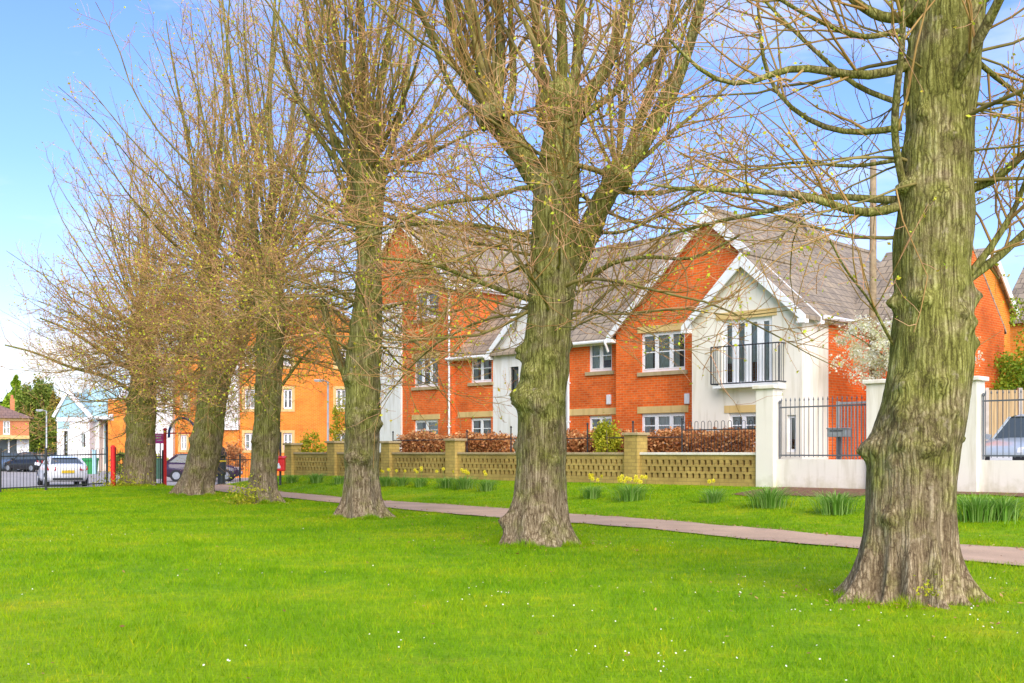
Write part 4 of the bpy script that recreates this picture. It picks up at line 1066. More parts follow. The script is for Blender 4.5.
gutter(FA, hg, FA.pt(G1 + .26, pG - .1, GE - .14), FA.pt(G1 + .26, pG + 12, GE - .14))
b = MB(); b.box(FA, G1 + .02, G1 + .2, pG + .05, pG + 12, GE - .26, GE - .07); b.build('fascia', M['trim'], hg)
downpipe(FA, hg, G1 - .12, pG, GZ, GE - .05)

# ---- far blocks across the car park
hh = thing('apartment_block', 'orange brick three storey gable block with buff window surrounds behind the limes', 'building', FR.pt(-12, 65, -.36))
p = 65.0; H0, H1 = FR.S(240, p), FR.S(380, p); HC = FR.S(308, p); HE, HR = 8.2, 10.55
hH = [hole(FR, p, x0, x1, a, c) for x0, x1 in ((244.6, 255), (283.3, 292), (336, 346)) for a, c in ((348.5, 366), (389, 409), (433, 450))]
b = MB(); wall(b, FR, p, H0, H1, -.6, [(H0, HE), (HC, HR), (H1, HE)], hH); side(b, FR, H1, p, p + 12, -.6, [(p, HE), (p + 12, HE)]); side(b, FR, H0, p, p + 12, -.6, [(p, HE), (p + 12, HE)])
b.build('brick_wall', M['brick_orange'], hh)
b = MB(); b.box(FR, FR.S(222.5, p - .4), H0 - .004, p - .4, p + 6, FR.Z(230, 430, p), 8.0); b.build('render_bay', M['render_white'], hh)
b = MB(); b.box(FR, FR.S(222.5, p - .4) + .05, H0 - .005, p - .25, p + 6, -.6, FR.Z(230, 430, p) - .002); b.build('bay_base', M['brick_orange'], hh)
b = MB(); b.box(FR, H0 + .3, H1 - .3, p + 1.5, p + 1.6, -.3, HE); b.build('inner_wall', M['dark_room'], hh)
for i, h in enumerate(hH): window(FR, hh, p, h, 2, .5, sill=False, surround=True, seed=40 + i)
b = MB(); gable_v(b, FR, HC, (H1 - H0) / 2 + .1, p - .3, p + 12, HE - .05, HR); slope_u(b, FR, FR.S(222, p), H0 + .5, p - .4, p + 4, 8.0, 10.2); b.build('roof', M['roof'], hh)
hi = thing('apartment_block', 'farther orange brick block with white rendered panel seen between the two leftmost limes', 'building', FR.pt(-23, 76, -.36))
p = 76.0; I0, I1 = FR.S(152, p), FR.S(232, p)
hI = [hole(FR, p, 182.3, 187.6, 393, 409), hole(FR, p, 180.5, 186.5, 435, 450), hole(FR, p, 205, 211, 393, 409)]
b = MB(); wall(b, FR, p, FR.S(175, p), I1, -.6, [(I0, 8.3), (I1, 8.3)], hI); b.build('brick_wall', M['brick_orange'], hi)
b = MB(); b.box(FR, I0, FR.S(175, p), p - .5, p + 8, -.6, 6.6); b.build('render_wall', M['render_white'], hi)
for i, h in enumerate(hI): window(FR, hi, p, h, 2, .5, sill=False, surround=True, seed=60 + i)
b = MB(); slope_u(b, FR, FR.S(175, p), I1, p, p + 4, 8.3, 10.8); slope_u(b, FR, FR.S(175, p), I1, p + 8, p + 4, 8.3, 10.8); slope_u(b, FR, I0, FR.S(175, p) - .02, p - .5, p + 3, 6.6, 8.2); b.build('roof', M['roof'], hi)

# ---- white hall with pale blue roofing
hb = thing('blue_roofed_hall', 'small white hall with pale blue sheet gables beyond the parked cars', 'building', FR.pt(-33, 86, -.36))
p = 86.0; a0, a1 = FR.S(57, p), FR.S(89.5, p); ze = FR.Z(60, 417, p); zr = FR.Z(60, 393, p); ac = FR.S(69, p)
hK = [hole(FR, p, 64, 67.8, 431, 463), hole(FR, p, 80, 86, 433, 448)]
b = MB(); wall(b, FR, p, a0, a1, -.5, [(a0, ze), (a1, ze)], hK); side(b, FR, a1, p, p + 10, -.5, [(p, ze), (p + 10, ze)])
q = p + 2.0; c0, c1 = FR.S(89, q) - .4, FR.S(112.5, q)
wall(b, FR, q, c0, c1, -.5, [(c0, ze), (c1, ze)], [hole(FR, q, 104, 108.8, 417, 464)])
b.box(FR, FR.S(96, q), FR.S(103, q), q - .8, q, -.5, ze - .3)
b.build('white_wall', M['render_white'], hb)
b = MB(); b.prism([FR.pt(a0, p - .15, ze), FR.pt(a1, p - .15, ze), FR.pt(ac, p - .15, zr)], (0, .3, 0)); b.build('gable_cladding', M['seam_roof'], hb)
b = MB(); gable_v(b, FR, (a0 + a1) / 2, (a1 - a0) / 2, p + .2, p + 10, ze, zr)
b.prism([FR.pt(FR.S(74, q), q - 1.0, ze + .05), FR.pt(c1 + .3, q - 1.0, ze + .05), FR.pt(c1 + .3, q + 2.2, ze + 2.3), FR.pt(FR.S(74, q), q + 2.2, ze + 2.3)], (0, 0, .12))
b.build('roof', M['blue_panel'], hb)
b = MB(); b.beam(FR.pt(ac, p - .25, zr + .1), FR.pt(a1 + .3, p - .25, ze - .1), .2, .3); b.beam(FR.pt(ac, p - .25, zr + .1), FR.pt(a0 - .2, p - .25, ze), .15, .2)
b.beam(FR.pt(c1 + .3, q - 1.1, ze - .1), FR.pt(c1 + .3, q + 2.2, ze + 2.4), .3, .45); b.box(FR, c0, c1 + .3, q - 1.15, q - 1.0, ze - .15, ze + .1); b.box(FR, a0, a1, p - .12, p - .02, ze - .35, ze - .02)
b.build('bargeboard', M['trim'], hb)
window(FR, hb, p, hK[0], 1, 0, sill=False, frame='black_plastic', name='door', curtain=0); window(FR, hb, p, hK[1], 1, 0, sill=False, curtain=.5, seed=3)
window(FR, hb, q, hole(FR, q, 104, 108.8, 417, 464), 1, 0, sill=False, frame='blue_panel', name='tall_window', curtain=0)
b = MB(); b.box(FR, a0 + .3, a1 - .2, p + 1.5, p + 1.6, -.3, ze); b.box(FR, c0 + .3, c1 - .2, q + 1.5, q + 1.6, -.3, ze); b.build('inner_wall', M['dark_room'], hb)
b = MB(); b.box(FR, c1 + .01, FR.S(131, q - 1), q - 1, q + 8, -.5, FR.Z(120, 400, q)); b.build('brick_wall', M['brick_orange'], hb)
b = MB(); b.box(FR, FR.S(58, p), FR.S(69.5, p), p - .06, p - .005, FR.Z(60, 428.5, p), FR.Z(60, 421, p)); b.build('sign_board', M['blue_panel'], hb)

# ---- red brick corner shop house at the far left
FL = Frame(.90, .436)
hl = thing('corner_house', 'orange brick house with brown hipped roof and shopfront at the left edge', 'house', (-40, 90, -.36), FL.rot)
p = 97.0; a1 = FL.S(29, p); a0 = a1 - 14; ze = FL.Z(0, 418, p)
hW = [hole(FL, p, 3, 10, 420.5, 434.5), hole(FL, p, -30, -23, 420.5, 434.5)]
b = MB(); wall(b, FL, p, a0, a1, FL.Z(0, 437, p), [(a0, ze), (a1, ze)], hW); side(b, FL, a1, p, p + 9, -.4, [(p, ze), (p + 9, ze)])
b.build('brick_wall', M['brick_far'], hl)
b = MB(); zt = FL.Z(0, 437, p)
P4 = [FL.pt(a0, p - .4, ze), FL.pt(a1 + .4, p - .4, ze), FL.pt(a1 + .4, p + 9.4, ze), FL.pt(a0, p + 9.4, ze)]; r1, r2 = FL.pt(a1 - 4.6, p + 4.5, ze + 2.2), FL.pt(a0, p + 4.5, ze + 2.2)
b.add(P4 + [r1, r2], [(0, 1, 4, 5), (1, 2, 4), (2, 3, 5, 4), (3, 2, 1, 0)])
rf = b.build('roof', M['roof_brown'], hl)
b = MB(); b.box(FL, FL.S(10, p + 4), FL.S(14.5, p + 4), p + 3.6, p + 4.4, ze + .5, ze + 1.7); b.lathe(FL.pt(FL.S(12, p + 4), p + 4, ze + 1.7), [(0, .13), (.35, .11)], 8); b.build('chimney', M['brick_far'], rf)
for i, h in enumerate(hW): window(FL, hl, p, h, 2, .5, sill=True, surround=False, seed=70 + i)
b = MB(); b.box(FL, a0, a1, p - .9, p - .05, zt - .15, zt + .12); b.box(FL, a0, a1 + .1, p - .12, p - .02, ze - .2, ze); b.build('shop_canopy', M['lintel'], hl)
b = MB(); b.box(FL, a0, a1 - .9, p + .1, p + .2, -.3, zt - .2); b.build('shop_window', M['car_glass'], hl)
for x in (-28, -10, 8):
    b = MB(); b.box(FL, FL.S(x, p), FL.S(x, p) + .12, p - .01, p + .1, -.3, zt - .2); b.build('shop_frame', M['trim'], hl)
b = MB(); b.box(FL, a1 - .9, a1, p - .01, p + .1, -.3, zt - .2); b.build('shop_pilaster', M['trim'], hl)

# ---- house seen right of the nearest trunk
hk = thing('brick_house', 'orange brick gable end with white bargeboards just right of the nearest trunk', 'house', FA.pt(-15, 38, .74), FA.rot)
sK = -15.05; k0, k1, kc = 36.35, 40.65, 38.5
b = MB(); b.quad(FA.pt(sK, k0, .5), FA.pt(sK, k1, .5), FA.pt(sK, k1, 6.4), FA.pt(sK, kc, 8.3), FA.pt(sK, k0, 6.4)); wall(b, FA, k0, sK - 9, sK, .5, [(sK - 9, 6.4), (sK, 6.4)], [])
b.build('brick_wall', M['brick_orange'], hk)
b = MB(); slope_u(b, FA, sK - 9, sK + .2, k0, kc, 6.4, 8.3); slope_u(b, FA, sK - 9, sK + .2, k1, kc, 6.4, 8.3); b.build('roof', M['roof'], hk)
for pe in (k0 - .2, k1 + .2):
    b = MB(); b.beam(FA.pt(sK + .22, pe, 6.2), FA.pt(sK + .22, kc, 8.36), .05, .26); b.build('bargeboard', M['trim'], hk)
b = MB(); pz = H + (HY - 352) / FP * 38.5; pa, pb = kc + .5, kc + 1.3
b.beam(FA.pt(sK + .03, pa, pz), FA.pt(sK + .03, pa, pz + .7), .06, .06); b.beam(FA.pt(sK + .03, pb, pz), FA.pt(sK + .03, pb, pz + .7), .06, .06); b.beam(FA.pt(sK + .03, pa, pz), FA.pt(sK + .03, pb, pz), .06, .06); b.beam(FA.pt(sK + .03, pa, pz + .7), FA.pt(sK + .03, pb, pz + .7), .06, .06); b.beam(FA.pt(sK + .03, (pa + pb) / 2, pz), FA.pt(sK + .03, (pa + pb) / 2, pz + .7), .05, .05)
wk = b.build('window', M['upvc'], hk)
b = MB(); b.quad(FA.pt(sK + .015, pa, pz), FA.pt(sK + .015, pb, pz), FA.pt(sK + .015, pb, pz + .7), FA.pt(sK + .015, pa, pz + .7)); b.build('pane', M['car_glass'], wk)
hz_ = thing('distant_house', 'grey tiled roof of a farther house at the right edge above green shrubs', 'house', FA.pt(-10, 46, .74), FA.rot)
b = MB(); wall(b, FA, 45, -16.9, 4, .5, [(-16.9, 6.6), (4, 6.6)], []); side(b, FA, 4, 45, 52, .5, [(45, 6.6), (48.5, 9.5), (52, 6.6)]); b.build('brick_wall', M['brick_orange'], hz_)
b = MB(); slope_u(b, FA, -17.1, 4.2, 45, 48.5, 6.6, 9.7); slope_u(b, FA, -17.1, 4.2, 52, 48.5, 6.6, 9.7); b.build('roof', M['roof'], hz_)

# ------------------------------------------------------------------ garden walls
pW = 24.5
def wz(F, x, y, p): return F.Z(x, y, p)
# pierced screen wall with piers
sw = thing('screen_wall', 'low buff brick screen wall pierced with rows of slots, brick piers between', 'wall', FA.pt(FA.S(520, pW), pW, GZ), FA.rot)
piers = [(290.5, 443), (333.5, 441), (388, 441), (453, 438.5), (537, 435), (633.5, 432.5)]
ends = [FA.S(x, pW) for x, _ in piers] + [FA.S(757, pW)]
for i, (x, yt) in enumerate(piers):
    s = FA.S(x, pW); zt = FA.Z(x, yt, pW)
    b = MB(); b.box(FA, s - .24, s + .24, pW - .13, pW + .33, .1, zt - .08); pr = b.build('pier', M['stone_wall'], sw, bevel=.008)
    b = MB(); b.box(FA, s - .29, s + .29, pW - .18, pW + .38, zt - .08, zt); b.build('cap', M['sill'], pr, bevel=.012)
for i in range(len(ends) - 1):
    a, c = ends[i] + (.24 if i < 6 else 0), ends[i + 1] - (.24 if i < 5 else 0)
    zt = 1.27; z0_ = .1
    b = MB(); zl = [.62, .80, .98, 1.16]
    wall(b, FA, pW, a, c, z0_, [(a, zl[0]), (c, zl[0])], []); wall(b, FA, pW, a, c, zl[3], [(a, zt), (c, zt)], [])
    for k in range(3):
        n_ = int((c - a - .2) / .19); st = (c - a - .2) / n_; o_ = .1 + (st / 2 if k % 2 else 0)
        hs_ = [(a + o_ + st * j + st * .30, a + o_ + st * j + st * .70, zl[k] + .025, zl[k] + .155) for j in range(n_ - (k % 2))]
        wall(b, FA, pW, a, c, zl[k], [(a, zl[k + 1]), (c, zl[k + 1])], hs_, depth=.14)
        wall(b, FA, pW + .14, a, c, zl[k], [(a, zl[k + 1]), (c, zl[k + 1])], hs_, depth=.001)
    wall(b, FA, pW + .14, a, c, z0_, [(a, zl[0]), (c, zl[0])], []); wall(b, FA, pW + .14, a, c, zl[3], [(a, zt), (c, zt)], [])
    b.build('pierced_panel', M['stone_wall'], sw)
    b = MB(); b.box(FA, a, c, pW - .04, pW + .18, zt, zt + .07); b.build('coping', M['render'] if i == 5 else M['sill'], sw, bevel=.01)
# white rendered wall, pillars
ww = thing('rendered_wall', 'low cream rendered wall with tall square pillars at the right', 'wall', FA.pt(FA.S(850, pW), pW, .4), FA.rot)
PX = [(755.5, 774, 385.5), (866, 880, 380), (953.5, 969, 377)]
PS = []
for x0, x1, yt in PX:
    s0 = FA.S(x0, pW - .1); s1 = s0 + .52; zt = FA.Z(x0, yt, pW - .1); PS.append((s0, s1))
    b = MB(); b.box(FA, s0, s1, pW - .1, pW + .35, .05, zt - .1); pr = b.build('pillar', M['render'], ww, bevel=.015)
    b = MB(); b.box(FA, s0 - .07, s1 + .07, pW - .17, pW + .42, zt - .1, zt); b.build('cap', M['render'], pr, bevel=.02)
WT = 1.17
for a, c in ((PS[0][1], PS[1][0]), (PS[1][1], PS[2][0]), (PS[2][1], PS[2][1] + 7)):
    b = MB(); b.box(FA, a, c, pW + .02, pW + .25, .05, WT); b.build('panel', M['render'], ww)
    b = MB(); b.box(FA, a, c, pW - .01, pW + .28, .05, .52); b.build('plinth', M['render'], ww) if False else None
PS.append((PS[2][1] + 7, PS[2][1] + 7.5))
for k in range(3):
    a, c = PS[k][1] + .03, PS[k + 1][0] - .03
    lab = ['black spear topped railing between the left cream pillar and the nearest trunk', 'black spear topped railing hidden mostly behind the nearest trunk', 'black spear topped railing in front of the silver car'][k]
    t = thing('spear_railing', lab, 'railing', FA.pt(a, pW + .13, WT), FA.rot, 'spear railings on the cream wall')
    top = 2.62; b = MB()
    for z in (WT + .08, top - .16): b = MB(); b.box(FA, a, c, pW + .115, pW + .145, z, z + .035); b.build('rail', M['grey_iron'], t)
    b = MB()
    n_ = int((c - a) / .125)
    for j in range(n_):
        s = a + (j + .5) * (c - a) / n_
        x_, y_, _ = FA.pt(s, pW + .13, 0); b.tube([(x_, y_, WT + .05), (x_, y_, top - .02), (x_, y_, top), (x_, y_, top + .03), (x_, y_, top + .1)], [.009, .009, .009, .02, .002], 5)
    b.build('bars', M['grey_iron'], t)
    for s in (a + .02, c - .02):
        b = MB(); x_, y_, _ = FA.pt(s, pW + .13, 0); b.tube([(x_, y_, WT + .01), (x_, y_, top - .05)], .02, 6); b.lathe((x_, y_, top - .05), [(0, .02), (.03, .035), (.06, .035), (.09, .01)], 8); b.build('post', M['grey_iron'], t)
# side gate inside the railings
t = thing('metal_gate', 'pale grey metal gate behind the black railings left of the nearest trunk', 'gate', FA.pt(FA.S(852, 25.4), 25.4, .74), FA.rot)
a, c = FA.S(838, 25.4), FA.S(868, 25.4); b = MB()
for s in (a, c): b.box(FA, s - .035, s + .035, 25.37, 25.43, .6, 2.62)
for z in (2.55, 1.1): b.box(FA, a + .035, c - .035, 25.38, 25.42, z, z + .05)
b.build('frame', M['lamp_grey'], t)
b = MB()
for j in range(1, 9): s = a + (c - a) * j / 9; b.box(FA, s - .008, s + .008, 25.39, 25.41, 1.15, 2.55)
b.build('bars', M['lamp_grey'], t)
t = thing('letter_box', 'small pale grey letter box fixed behind the railings beside the gate', 'letter box', FA.pt(FA.S(838, 25.2), 25.2, 1.5), FA.rot)
a, c = FA.S(829, 25.2), FA.S(848, 25.2); z0_, z1_ = FA.Z(838, 437, 25.2), FA.Z(838, 429, 25.2)
b = MB(); b.box(FA, a, c, 25.1, 25.35, z0_, z1_); b.box(FA, a - .02, c + .02, 25.08, 25.36, z1_, z1_ + .03); b.build('body', M['lamp_grey'], t, bevel=.01)
b = MB(); b.box(FA, a + .08, c - .08, 25.09, 25.1, z1_ - .06, z1_ - .035); b.build('slot', M['iron'], t)
b = MB(); b.box(FA, (a + c) / 2 - .03, (a + c) / 2 + .03, 25.2, 25.26, .5, z0_); b.build('post', M['grey_iron'], t)

# railing and hedge behind the screen wall
t = thing('hoop_railing', 'black hoop topped railing rising above the brown hedge beside the cream pillar', 'railing', FA.pt(FA.S(720, 24.95), 24.95, GZ), FA.rot)
a, c = FA.S(682, 24.95), FA.S(756, 24.95); b = MB(); top = FA.Z(700, 423, 24.95)
n_ = int((c - a) / .21)
for j in range(n_):
    s0 = a + j * (c - a) / n_; s1 = s0 + .105; pts = [FA.pt(s0, 24.95, 1.2)] + [FA.pt((s0 + s1) / 2 - .0525 * math.cos(q_), 24.95, top + .05 * math.sin(q_)) for q_ in np.linspace(0, PI, 6)] + [FA.pt(s1, 24.95, 1.2)]
    b.tube(pts, .008, 5)
b.box(FA, a, c, 24.94, 24.96, top - .2, top - .17); b.build('bars', M['iron'], t)
for x, yt in ((633, 423), (587.5, 425), (682, 420), (511, 428), (467, 432), (393, 433)):
    s = FA.S(x, 24.95); z1_ = FA.Z(x, yt, 24.95); b = MB(); x_, y_, _ = FA.pt(s, 24.95, 0); b.tube([(x_, y_, .4), (x_, y_, z1_)], .022, 6); b.lathe((x_, y_, z1_), [(0, .03), (.04, .035), (.07, .01)], 8); b.build('post', M['iron'], t)
b = MB(); b.box(FA, FA.S(393, 24.95), a, 24.93, 24.97, 1.75, 1.78); b.build('rail', M['iron'], t)
def hedge(label, x0, x1, seed):
    g = np.random.default_rng(seed); s0, s1 = FA.S(x0, 25.7), FA.S(x1, 25.7); L_ = s1 - s0
    t = thing('beech_hedge', label, 'hedge', FA.pt((s0 + s1) / 2, 25.7, GZ), FA.rot)
    n_ = int(2600 * L_); s = s0 + g.random(n_) * L_; q = g.random(n_); hgt = 1.93 + .24 * (vnoise(np.stack([s * 1.4, 0 * s, 0 * s], 1)) - .5) + .22 * (vnoise(np.stack([s * 6, 0 * s, 0 * s + 5], 1)) - .5)
    z = .8 + (hgt - .8) * q ** .7 + g.normal(0, .04, n_); pp = 25.3 + .75 * g.random(n_) + .06 * (vnoise(np.stack([s * 3, z * 3, 0 * s], 1)) - .5)
    P = np.stack([s * FA.u[0] + pp * FA.v[0], s * FA.u[1] + pp * FA.v[1], z], 1)
    V, Fq = leaves_mesh(P, .085, g, .7); np_mesh('foliage', V, Fq, M['hedge'], t)
    b = MB()
    for s in np.arange(s0 + .2, s1, .45):
        b.tube([FA.pt(s, 25.7, GZ), FA.pt(s + .05, 25.7, 1.2), FA.pt(s + g.normal(0, .1), 25.7 + g.normal(0, .1), 1.85)], [.03, .02, .008], 5)
        b.tube([FA.pt(s, 25.6, .9), FA.pt(s + g.normal(0, .2), 25.5, 1.5), FA.pt(s + g.normal(0, .2), 25.45, 2.02)], [.012, .009, .004], 4)
    b.build('stem', M['post_wood'], t)
hedge('russet beech hedge behind the screen wall, below the left gables', 404, 512, 1)
hedge('russet beech hedge behind the screen wall, running right to the cream pillar', 566, 754, 2)
def xyz(x, Y, z): return ((x - 512) / FP * Y, Y, z)
def shrub_px(name, label, cat, x, y, Y, rx, ry, mat, n, size, seed, **kw):
    pm = FP / Y; c = ((x - 512) / pm, Y, H + (HY - y) / pm)
    return shrub(name, label, cat, c, (rx / pm, rx / pm * .8, ry / pm), mat, n, size, seed, **kw)
shrub_px('golden_shrub', 'yellow green shrub poking over the wall beside the short pier', 'shrub', 607, 443, 32.4, 13, 22, M['yellow_leaf'], 3200, .07, 3, clumps=30)
shrub_px('golden_shrub', 'wide yellow green shrub behind the left end of the screen wall', 'shrub', 311, 452, 43.5, 16, 17, M['yellow_leaf'], 2600, .09, 4, clumps=30)
shrub_px('forsythia', 'tall golden bush in flower against the orange brick block', 'shrub', 342, 432, 56, 12, 34, M['yellow_leaf'], 2600, .10, 5, clumps=30)
shrub_px('golden_shrub', 'small yellow tipped plant in the garden left of the brown hedge', 'shrub', 447, 458, 37.0, 6, 9, M['yellow_leaf'], 700, .06, 6, clumps=12)
# blossom tree behind the nearest trunk
def small_tree(name, label, x, Y, zg, zc, rad, mat, n, size, seed, clumps=60, cs=.2, trunk_r=.12, shell=.35, group=None):
    g = np.random.default_rng(seed); c = xyz(x, Y, zc)
    t = thing(name, label, 'tree', (c[0], c[1], zg), 0, group)
    P = blob_points(n, c, rad, g, clumps, cs, shell); P = P[P[:, 2] > zg + .2]; V, Fq = leaves_mesh(P, size, g, .75); np_mesh('crown', V, Fq, mat, t)
    b = MB(); b.tube([(c[0], c[1], zg - .1), (c[0] + .1, c[1], (zg + zc) / 2), (c[0], c[1], zc + rad[2] * .5)], [trunk_r, trunk_r * .8, trunk_r * .3], 8); b.build('trunk', M['limb'], t)
    b = MB()
    for _ in range(26):
        e = (c[0] + g.normal(0, rad[0] * .55), c[1] + g.normal(0, rad[1] * .5), zc + g.uniform(-.4, .9) * rad[2]); z_ = zg + (zc - zg) * g.uniform(.5, 1)
        b.tube([(c[0], c[1], z_), ((c[0] + e[0]) / 2, (c[1] + e[1]) / 2, (z_ + e[2]) / 2 + .1), e], [trunk_r * .35, trunk_r * .2, trunk_r * .06], 5)
    b.build('branch', M['limb'], t)
    return t
small_tree('blossom_tree', 'small tree in white blossom behind the nearest trunk', 905, 29.2, .74, 4.05, (1.85, 1.1, 1.5), M['blossom'], 17000, .06, 31, 110, .14, .09, .3)
small_tree('leafy_tree', 'fresh green bushy tree above the board fence at the right edge', 1016, 34, .74, 3.45, (1.8, 1.2, 1.05), M['green_leaf'], 10000, .085, 32, 60, .25, .09)
small_tree('leafy_tree', 'taller thin green tree leaning in from the right edge', 1046, 32, .74, 5.0, (1.0, .9, 1.7), M['green_leaf'], 1900, .085, 33, 50, .16, .07)
# telegraph pole
t = thing('telegraph_pole', 'tall brown timber telegraph pole rising behind the roofs left of the nearest trunk', 'pole', xyz(872.5, 29.8, .7))
b = MB(); P0 = xyz(872.5, 29.8, .6); b.tube([P0, (P0[0] + .02, P0[1], H + (HY - 160) / FP * 29.8)], [.105, .085], 12); b.build('pole', M['post_wood'], t, smooth_=True)
b = MB()
for z in (5.5, 6.0, 6.5): b.beam((P0[0] - .2, P0[1] - .02, z), (P0[0] + .2, P0[1] - .02, z), .025, .025)
b.build('step_iron', M['grey_iron'], t)
# board fence, right
t = thing('board_fence', 'tall brown close boarded fence behind the silver car', 'fence', xyz(1015, 31.5, .74))
Yf = 31.5; zt = H + (HY - 390) / FP * Yf; xs_ = [(x - 512) / FP * Yf for x in (950, 986.5, 1020, 1054, 1088)]
for i in range(4):
    b = MB(); b.box(FR, xs_[i] + .06, xs_[i + 1] - .06, Yf, Yf + .04, .6, zt); b.build('panel', M['fence_wood'], t)
    b = MB()
    for z in (.95, zt - .3):
        b = MB(); b.box(FR, xs_[i] + .06, xs_[i + 1] - .06, Yf + .041, Yf + .09, z, z + .08); b.build('rail', M['fence_wood'], t)
for x in xs_:
    b = MB(); b.box(FR, x - .055, x + .055, Yf - .05, Yf + .08, .5, zt + .06); b.build('post', M['concrete'], t, bevel=.01)

# ------------------------------------------------------------------ verge planting
def daffodils(label, x, y_base, scale, nfl, seed):
    g = np.random.default_rng(seed)
    # march along the sight line to the bank
    d = 14.0
    for _ in range(400):
        X = (x - 512) / FP * d
        if H - (y_base - HY) / FP * d <= float(ground_h(X, d)): break
        d += .1
    z = float(ground_h(X, d))
    t = thing('daffodil_clump', label, 'flower clump', (X, d, z), 0, 'daffodil clumps along the verge')
    Vs = []; Fs = []; n_ = int(230 * scale)
    for k in range(n_):
        a = g.random() * 2 * PI; r = abs(g.normal(0, .14 * scale)); bx, by = X + math.cos(a) * r, d + math.sin(a) * r
        h_ = (.28 + .18 * g.random()) * (.6 + .5 * scale); ln = g.uniform(.1, 1.3) * h_; w_ = .006 + .004 * g.random(); px_, py_ = -math.sin(a) * w_, math.cos(a) * w_
        base = len(Vs)
        for u in (0, .45, .8, 1.0):
            cx_ = bx + math.cos(a) * ln * u * u; cy_ = by + math.sin(a) * ln * u * u; cz_ = z - .01 + h_ * (u - .28 * u ** 3); ww_ = 1 - u ** 3
            Vs += [(cx_ - px_ * ww_, cy_ - py_ * ww_, cz_), (cx_ + px_ * ww_, cy_ + py_ * ww_, cz_)]
        Fs += [(base + 2 * i, base + 2 * i + 1, base + 2 * i + 3, base + 2 * i + 2) for i in range(3)]
    np_mesh('leaves', np.array(Vs), np.array(Fs), M['daff_leaf'], t)
    for k in range(nfl * 2):
        b = MB(); a = g.random() * 2 * PI; r = g.random() * .28 * scale; h_ = .46 + .14 * g.random(); P_ = Vector((X + math.cos(a) * r, d + math.sin(a) * r, z)); T_ = P_ + Vector((g.normal(0, .05), g.normal(0, .05) - .03, h_))
        b.tube([P_, T_], .004, 4, mi=1)
        fd = Vector((g.normal(0, .5), -1, .1)).normalized(); a1 = fd.orthogonal().normalized(); a2 = fd.cross(a1)
        for j in range(6):
            an = j * PI / 3; e = (a1 * math.cos(an) + a2 * math.sin(an)); f_ = (a1 * math.cos(an + PI / 2) + a2 * math.sin(an + PI / 2))
            b.quad(T_, T_ + e * .034 + f_ * .019, T_ + e * .064 - fd * .005, T_ + e * .034 - f_ * .019)
        b.tube([T_, T_ + fd * .03], [.009, .016], 7, cap=False)
        b.build('flower', [M['daff'], M['daff_leaf']], t)
daffodils('short leafy clump just right of the red bin', 292, 483, .8, 0, 1)
daffodils('leafy clump second to the right of the red bin', 316, 483, 1.1, 0, 2)
daffodils('leafy clump touching the third lime trunk on its left side', 339, 484, .8, 0, 3)
daffodils('clump just right of the third lime with two yellow heads', 386, 486, 1.0, 2, 4)
daffodils('narrow clump with a yellow head left of the second visible pier', 402, 486, .9, 1, 5)
daffodils('small clump with two yellow heads between third and second limes', 420, 487, .8, 2, 6)
daffodils('low clump with one yellow head below the hedge pier', 446, 488, 1.0, 1, 7)
daffodils('bushy clump with several yellow heads below the left white gable', 464, 489, 1.3, 4, 8)
daffodils('clump with one tall yellow head close left of the second lime', 487, 491, 1.0, 1, 9)
daffodils('clump with yellow heads just right of the second lime', 592, 499, 1.0, 3, 10)
daffodils('full clump with a tight bunch of yellow heads by the screen wall pier', 631, 501, 1.35, 7, 11)
daffodils('sparse clump with one yellow head under the pierced panel', 713, 503, .9, 1, 12)
daffodils('large pale tipped leafy clump at the foot of the left cream pillar', 770, 508, 1.7, 0, 13)
daffodils('large leafy clump against the cream wall left of the nearest trunk', 836, 514, 1.7, 0, 14)
daffodils('widest leafy clump right of the nearest trunk', 977, 521, 1.9, 0, 15)
daffodils('leafy clump at the right edge below the cream wall', 1003, 520, 1.4, 0, 16)
# bare soil along the foot of the cream wall
ss = np.arange(FA.S(783, pW), FA.S(1090, pW), .25); V = []
for k in range(7):
    pp = pW + .02 - k * np.where(ss < -11.6, .42, .2); wob = (vnoise(np.stack([ss * 1.3, 0 * ss + k, 0 * ss], 1)) - .5) * (.5 if k == 6 else 0)
    X = ss * FA.u[0] + (pp + wob) * FA.v[0]; Y = ss * FA.u[1] + (pp + wob) * FA.v[1]; V.append(np.stack([X, Y, ground_h(X, Y) + .022], 1))
n_ = len(ss); j, i = np.meshgrid(np.arange(6), np.arange(n_ - 1), indexing='ij'); a = (j * n_ + i).ravel()
o = np_mesh('soil', np.concatenate(V), np.stack([a, a + 1, a + 1 + n_, a + n_], 1), M['bedding'], smooth_=True); o['kind'] = 'structure'
# yellow weeds at the trunk feet
def weeds(label, x, Y, zg, w_, h_, mat, n_, seed, size=.05):
    g = np.random.default_rng(seed); c = xyz(x, Y, zg); P = np.stack([c[0] + g.normal(0, w_, n_), c[1] + g.normal(0, w_ * .4, n_), zg + np.abs(g.normal(0, h_, n_))], 1)
    V, Fq = leaves_mesh(P, size, g, .5); o = np_mesh('weeds', V, Fq, mat, None, loc=c); tag(o, label, 'weeds'); return o
weeds('yellow green weeds at the left foot of the fourth lime', 245, 28.4, 0, .28, .28, M['yellow_leaf'], 700, 1, .07)
weeds('yellow green tufts at the left foot of the leftmost lime', 119, 40.3, .05, .5, .25, M['yellow_leaf'], 700, 2, .08)
weeds('small green shoots sprouting from the nearest trunk root', 929, 9.42, .12, .05, .08, M['yellow_leaf'], 90, 3, .03)

